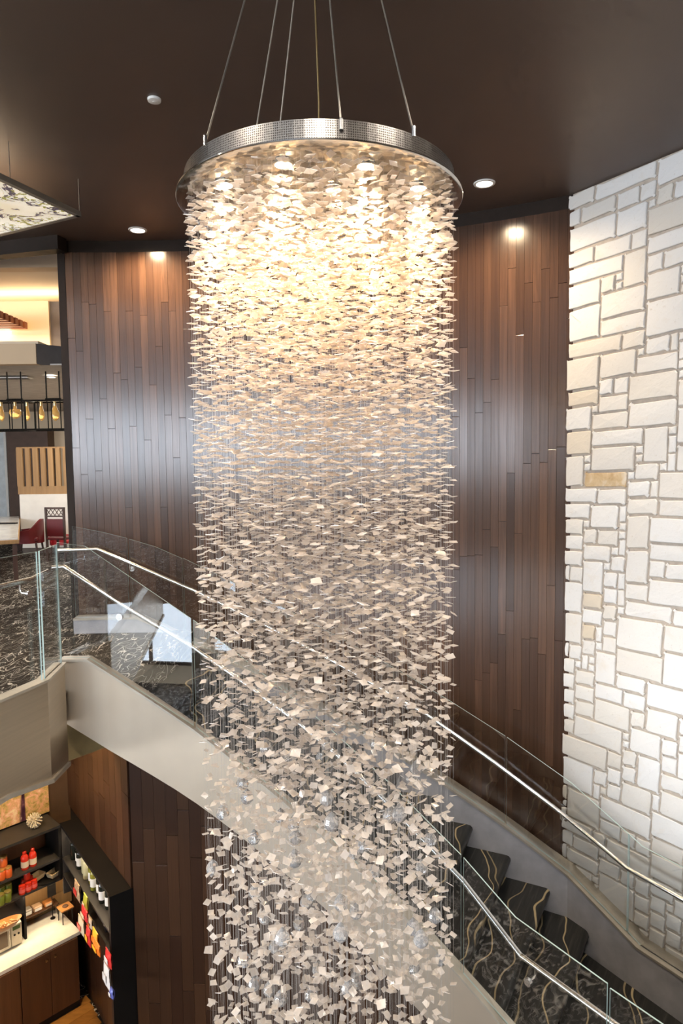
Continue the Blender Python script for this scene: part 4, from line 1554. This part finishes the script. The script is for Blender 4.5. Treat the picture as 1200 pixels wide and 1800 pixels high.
# ------------------------------------------------------------------ dining room seen through the opening on the left
h0, h1 = pz(108, 420, H), pz(0, 432, H)
hd = (h1 - h0).normalized()
MB().ribbon([h0 - hd * 0.05, h0 + hd * 6], -0.14, 0.02, -0.155, 0).build('trim_5', TRIM_DK, kind='structure', label='dark header over the dining room opening')
zc1 = pY(50, 478, 9.2).z
XR = -3.30
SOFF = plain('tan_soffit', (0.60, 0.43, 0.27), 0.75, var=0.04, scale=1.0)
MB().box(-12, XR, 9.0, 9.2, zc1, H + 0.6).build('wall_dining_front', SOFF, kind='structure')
MB().box(-12, XR, 9.2, 11.2, zc1, zc1 + 0.1).build('ceiling_dining_cove', CREAM, kind='structure')
x86 = pY(86, 560, 10.8).x
zs0, zs1 = pY(30, 604, 9.4).z, pY(30, 640, 9.4).z
x63 = pY(63, 620, 9.4).x
MB().box(-12, x86, 10.8, 11.0, zs0 - 0.1, zc1).build('wall_dining_upper', CREAM, kind='structure')
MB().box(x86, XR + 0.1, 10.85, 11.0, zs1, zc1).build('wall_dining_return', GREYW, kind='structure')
MB().box(-12, x63, 9.4, 9.55, zs1, zs0).build('trim_6', SOFF, kind='structure', label='cream soffit face above the dining room')
MB().box(-12, x63 - 0.03, 9.55, 10.8, zs0 - 0.06, zs0 + 0.06).build('trim_7', CREAM, kind='structure')
MB().hexa([(x63, 9.42, zs1), (XR + 0.12, 10.3, zs1), (XR + 0.12, 10.8, zs1), (x63, 9.9, zs1)], [(x63, 9.42, zs0), (XR + 0.12, 10.3, zs0), (XR + 0.12, 10.8, zs0), (x63, 9.9, zs0)]).build('trim_8', GREYW, kind='structure')
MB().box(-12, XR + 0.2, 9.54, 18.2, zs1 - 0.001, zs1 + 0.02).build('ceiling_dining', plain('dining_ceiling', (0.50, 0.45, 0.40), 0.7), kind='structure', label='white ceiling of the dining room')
MB().box(-12, XR + 0.6, 17.6, 17.8, FL, zs1).build('wall_dining_back', CREAM, kind='structure')
MB().box(XR - 0.02, XR + 0.1, 9.2, 17.8, FL, zs1 - 0.02).build('wall_dining_right', CREAM, kind='structure')
a, c = pY(42, 692, 14.5), pY(120, 706, 14.5)
MB().box(a.x, XR - 0.02, 14.5, 15.0, c.z, zs1 - 0.02).build('trim_9', CREAM, kind='structure')
# brown block with white door
a, c = pY(14, 756, 17.3), pY(96, 990, 17.3)
MB().box(a.x, c.x, 17.2, 17.6, FL, a.z).build('wall_dining_brown', plain('brown_panel', (0.085, 0.05, 0.035), 0.6), kind='structure')
d0, d1 = pY(-40, 760, 17.3), pY(13, 900, 17.3)
dd = link('door_1', None, kind='structure', label='pale door at the back of the dining room')
MB().box(d0.x, d1.x, 17.45, 17.55, FL, d0.z).build('door_leaf', plain('pale_door', (0.62, 0.68, 0.72), 0.4), dd)
MB().box(d1.x - 0.06, d1.x, 17.40, 17.58, FL, d0.z + 0.05).build('door_frame', WHITE, dd)

# slatted canopy on the cream wall
sl = thing('slat_canopy', 'red brown wood slat canopy glowing below on the cream upper wall', 'slat canopy', pY(0, 575, 10.2))
so_ = -Vector(sl.location)
a = pY(46, 572, 10.6)
for k in range(7):
    yk = 10.6 - 0.15 * k
    MB().box(-7.5, a.x, yk - 0.045, yk + 0.045, a.z - 0.05, a.z + 0.05).build('slat', WOOD_RED, sl).location = so_
for x in (-5.6, -6.8):
    MB().box(x - 0.03, x + 0.03, 9.6, 10.78, a.z + 0.05, a.z + 0.09).build('crossbar', WOOD_RED, sl).location = so_
MB().box(-6.5, a.x - 0.3, 10.70, 10.74, a.z - 0.10, a.z - 0.06).build('light_strip', LED, sl).location = so_
lamp('canopy_light', 'AREA', (-5.0, 10.5, a.z - 0.10), 22, (1.0, 0.80, 0.52), sx=2.6, sy=0.1)
lamp('cove_light', 'AREA', (-5.4, 10.3, zc1 - 0.25), 26, (1.0, 0.80, 0.52), sx=3.2, sy=0.2, rot=(math.pi, 0, 0))
lamp('dining_light', 'AREA', (-5.4, 13.0, zs1 - 0.05), 160, (1.0, 0.88, 0.72), sx=3.0, sy=4.0)
p = pz(90, 662, zs1 - 0.02)
t = thing('downlight', 'small lit downlight in the white dining room ceiling', 'ceiling light', (p.x, p.y, zs1 - 0.034))
MB().lathe([(0.06, 0.0), (0.08, 0.002), (0.08, 0.013), (0.06, 0.013)], 20, caps=False).build('trim_ring', WHITE, t, smooth=True)
MB().lathe([(0.06, 0.003), (0.06, 0.012)], 20).build('lens', LAMPW, t, smooth=True)
p = pz(22, 664, zs1 - 0.02)
t = thing('air_vent', 'flat linear vent in the dining room ceiling', 'vent', (p.x, p.y, zs1 - 0.032))
MB().box(-0.5, 0.28, -0.10, 0.10, 0, 0.011).build('frame', WHITE, t)
for k in range(4):
    MB().box(-0.46, 0.24, -0.075 + k * 0.042, -0.055 + k * 0.042, -0.006, 0.0).build('slat', GREYW, t)

# pendant cage lamp
YP = 10.0
za, zb_ = pY(50, 706, YP).z, pY(50, 756, YP).z
xa, xb = -6.4, pY(122, 730, YP).x
pc = thing('cage_pendant', 'long black wire cage pendant with amber filament bulbs in the dining room', 'pendant lamp', (xb, YP, zb_))
po = -Vector(pc.location)


def bar(x0, y0, z0, x1, y1, z1, r=0.012, name='bar'):
    o = MB().tube([V(x0, y0, z0), V(x1, y1, z1)], r, 6).build(name, BLACKM, pc)
    o.location = po


for y in (YP - 0.16, YP + 0.16):
    for z in (za, zb_):
        bar(xa, y, z, xb, y, z, 0.014)
    x = xb
    k = 0
    while x > xa:
        bar(x, y, zb_, x, y, za, 0.014 if k % 3 == 0 else 0.008)
        x -= 0.19
        k += 1
k = 0
x = xb
while x > xa:
    bar(x, YP - 0.16, za, x, YP + 0.16, za)
    bar(x, YP - 0.16, zb_, x, YP + 0.16, zb_)
    x -= 0.57
for xp in (14, 38, 82, 105):
    a = pY(xp, 700, YP)
    bar(a.x, YP, za - 0.01, a.x, YP, zs1 - 0.02, 0.010, 'rod')
for (x0p, x1p) in ((12, 40), (80, 107)):
    bar(pY(x0p, 700, YP).x, YP, za + 0.03, pY(x1p, 700, YP).x, YP, za + 0.03, 0.018, 'mount')
AMB = NT('amber_bulb')
AMB.P(color=AMB.ramp(AMB.noise(AMB.coord(), 8, 2), [(0.3, (0.75, 0.42, 0.10)), (0.7, (0.9, 0.62, 0.25))]), rough=0.08, emit=(1.0, 0.6, 0.2), estr=0.12)
AMB.b.inputs['Transmission Weight'].default_value = 0.6
for (xp, r) in ((27, 0.085), (3, 0.04), (48, 0.04), (73, 0.045), (97, 0.06)):
    a = pY(xp, 730, YP)
    hb = za - 0.06
    blb = MB().lathe([(r * 0.3, hb - 2.15 * r), (r * 0.75, hb - 1.9 * r), (r, hb - 1.2 * r), (r * 0.85, hb - 0.6 * r), (r * 0.4, hb - 0.1), (0.02, hb)] if r > 0.08 else
                     [(r * 0.2, hb - 0.22), (r * 0.8, hb - 0.19), (r, hb - 0.13), (r * 0.6, hb - 0.05), (0.018, hb)], 14).build('bulb', AMB.m, pc, smooth=True)
    blb.location = po + V(a.x, YP, 0)
    sk = MB().lathe([(0.02, hb - 0.005), (0.02, za)], 10).build('socket', BRASS, blb, smooth=True)

# slotted wood screen and white bench wall
YS = 15.4
s0, s1 = pY(28, 786, YS), pY(122, 868, YS)
sc_ = thing('slotted_screen', 'tan wood screen with tall slots behind the red chairs', 'screen', ((s0.x + s1.x) / 2, YS, s1.z))
so_ = -Vector(sc_.location)
bt = pY(50, 855, YS).z
MB().box(s0.x, XR - 0.05, YS, YS + 0.06, s1.z, bt).build('bottom_rail', WOOD_TAN, sc_).location = so_
MB().box(s0.x, XR - 0.05, YS, YS + 0.06, s0.z - 0.03, s0.z).build('top_rail', WOOD_TAN, sc_).location = so_
xs = [28, 39, 43.5, 52, 56.5, 66, 70.5, 79, 83.5, 92.5, 97, 105, 110, 122]
for k in range(0, len(xs), 2):
    a, c = pY(xs[k], 800, YS).x, min(pY(xs[k + 1], 800, YS).x, XR - 0.05)
    if c > a:
        MB().box(a, c, YS, YS + 0.055, bt, s0.z - 0.03).build('slat', WOOD_TAN, sc_).location = so_
bw = thing('bench_wall', 'white low wall carrying the slotted wood screen', 'low wall', (s0.x + 0.6, YS, FL))
bo = -Vector(bw.location)
MB().box(s0.x + 0.05, XR - 0.05, YS - 0.05, YS + 0.12, FL, s1.z - 0.001).build('wall', WHITE, bw).location = bo
MB().box(s0.x + 0.05, XR - 0.05, YS - 0.07, YS - 0.05, FL, FL + 0.12).build('plinth', GREYW, bw).location = bo


# red tub chairs
def tub_chair(label, x, y, rz, leather, sc=1.0):
    t = thing('tub_chair', label, 'chair', (x, y, FL), rz, 'red chairs in the dining room')
    m = MB().bbox(-0.27, 0.27, -0.27, 0.25, 0.36, 0.48, 0.035)
    m.build('seat', leather, t)
    n = 14
    pts = []
    for i in range(n + 1):
        a = math.pi * (i / n) * 1.0
        pts.append((0.33 * math.cos(a), 0.02 + 0.29 * math.sin(a) - (0.25 if i in (0, n) else 0), 0.60 + 0.24 * math.sin(a) ** 1.5))
    vs, fs = [], []
    for (x_, y_, zt) in pts:
        k_ = 0.80
        vs += [(x_, y_, 0.34), (x_ * k_, y_ * k_, 0.34), (x_ * k_, y_ * k_, zt), (x_, y_, zt)]
    for i in range(n):
        for k_ in range(4):
            k2 = (k_ + 1) % 4
            fs.append((i * 4 + k_, i * 4 + k2, i * 4 + 4 + k2, i * 4 + 4 + k_))
    fs += [(3, 2, 1, 0), (n * 4, n * 4 + 1, n * 4 + 2, n * 4 + 3)]
    MB().add(vs, fs).build('backrest', leather, t, smooth=True)
    for sx in (-1, 1):
        for sy in (-1, 1):
            MB().tube([V(sx * 0.25, sy * 0.24, 0), V(sx * 0.23, sy * 0.20, 0.36)], [0.016, 0.024], 6).build('leg', WOOD_CHAIR, t)
    MB().box(-0.24, 0.24, -0.22, -0.19, 0.10, 0.13).build('stretcher', WOOD_CHAIR, t)
    t.scale = (sc, sc, sc)


a = pY(50, 940, 14.5)
tub_chair('dark red tub armchair seen from its side next to the white table', a.x, a.y, rad(-80), DKRED, 1.0)
a = pY(106, 940, 14.9)
tub_chair('bright red chair between the tub armchair and the dark wood chair', a.x, a.y, rad(100), RED, 0.72)
a = pY(112, 940, 14.3)
wc = thing('wood_chair', 'dark wooden high-back chair with lattice top rail at the opening edge', 'chair', (a.x, a.y - 0.4, FL), rad(-10))
for sx in (-1, 1):
    MB().box(sx * 0.2 - 0.02, sx * 0.2 + 0.02, -0.02, 0.02, 0, 1.12).build('back_post', WOOD_CHAIR, wc)
    MB().box(sx * 0.2 - 0.02, sx * 0.2 + 0.02, 0.36, 0.40, 0, 0.45).build('leg', WOOD_CHAIR, wc)
MB().bbox(-0.22, 0.22, -0.02, 0.42, 0.45, 0.50, 0.012).build('seat', DKRED, wc)
MB().box(-0.22, 0.22, -0.02, 0.02, 1.08, 1.12).build('top_rail', WOOD_CHAIR, wc)
MB().box(-0.2, 0.2, -0.015, 0.015, 0.92, 0.95).build('rail', WOOD_CHAIR, wc)
for k in range(4):
    x0 = -0.18 + k * 0.09
    MB().tube([V(x0, 0, 0.95), V(x0 + 0.09, 0, 1.08)], 0.008, 5).build('lattice', WOOD_CHAIR, wc)
    MB().tube([V(x0 + 0.09, 0, 0.95), V(x0, 0, 1.08)], 0.008, 5).build('lattice', WOOD_CHAIR, wc)
MB().box(-0.18, 0.18, -0.012, 0.012, 0.52, 0.88).build('backrest', DKRED, wc)

# white dining table
TZ = FL + 0.80
f0, f1 = pz(34, 907, TZ), pz(31, 946, TZ)
tdir = (f0 - f1).normalized()
tl = (f0 - f1).length
tb = thing('dining_table', 'white topped dining table with wood edge at the left picture border', 'table', (f1.x, f1.y, FL), math.atan2(tdir.y, tdir.x))
# local x runs away from the photographer, local y to the left
MB().bbox(0, tl, 0, 1.3, 0.775, 0.80, 0.004).build('table_top', plain('table_white', (0.68, 0.68, 0.68), 0.18), tb)
MB().bbox(-0.02, tl + 0.02, -0.02, 1.32, 0.71, 0.775, 0.006).build('edge', WOOD_TAN, tb)
for x in (0.05, tl - 0.08):
    for y in (0.05, 1.2):
        MB().box(x - 0.035, x + 0.035, y - 0.035, y + 0.035, 0, 0.71).build('leg', WOOD_CHAIR, tb)
p = pz(12, 921, TZ)
t = thing('menu_holder', 'long black tray lying on the white dining table', 'tray', (p.x - 0.2, p.y, TZ))
MB().bbox(-0.45, 0.40, -0.06, 0.06, 0, 0.025, 0.006).build('tray', BLACK, t)
MB().bbox(-0.40, 0.35, -0.04, 0.04, 0.024, 0.03, 0.002).build('insert', GREYW, t)

# warm downlights out of view at left, added to warm the dining soffit
for k, (x, y) in enumerate(((-4.6, 7.0), (-5.6, 5.2), (-3.6, 2.2))):
    t = thing('downlight', ['warm ceiling downlight in front of the dining room opening', 'warm ceiling downlight beside the hanging art panel', 'warm ceiling downlight above the upper floor balustrade'][k], 'ceiling light', (x, y, H - 0.012))
    MB().lathe([(0.078, 0.0), (0.098, 0.002), (0.102, 0.012), (0.078, 0.012)], 32, caps=False).build('trim_ring', WHITE, t, smooth=True)
    MB().lathe([(0.076, 0.004), (0.076, 0.011)], 32).build('lens', LAMPW, t, smooth=True)
    lamp('downlight_beam', 'SPOT', (x, y, H - 0.02), 260, (1.0, 0.78, 0.52), 0.07).data.spot_size = rad(130)
cpan = c0 + a1 * 1.0 + a2 * 0.9
lamp('panel_uplight', 'AREA', (cpan.x, cpan.y, ZP + 0.06), 16, (1.0, 0.80, 0.55), sx=1.2, sy=1.2, rot=(math.pi, 0, 0))

# unseen ceiling downlights, added to brighten leaves, stairs and stone from above
for k, (x, y) in enumerate(((-1.7, 2.0), (1.6, 2.1), (0.0, 0.9), (3.2, 3.4))):
    t = thing('downlight', ['ceiling downlight over the void left of the chandelier canopy', 'ceiling downlight over the void right of the chandelier canopy', 'ceiling downlight over the void nearest the photographer', 'ceiling downlight close to the limestone wall'][k], 'ceiling light', (x, y, H - 0.012))
    MB().lathe([(0.078, 0.0), (0.098, 0.002), (0.102, 0.012), (0.078, 0.012)], 32, caps=False).build('trim_ring', WHITE, t, smooth=True)
    MB().lathe([(0.076, 0.004), (0.076, 0.011)], 32).build('lens', LAMPW, t, smooth=True)
    lamp('downlight_beam', 'SPOT', (x, y, H - 0.02), 430, (1.0, 0.91, 0.80), 0.07).data.spot_size = rad(120)
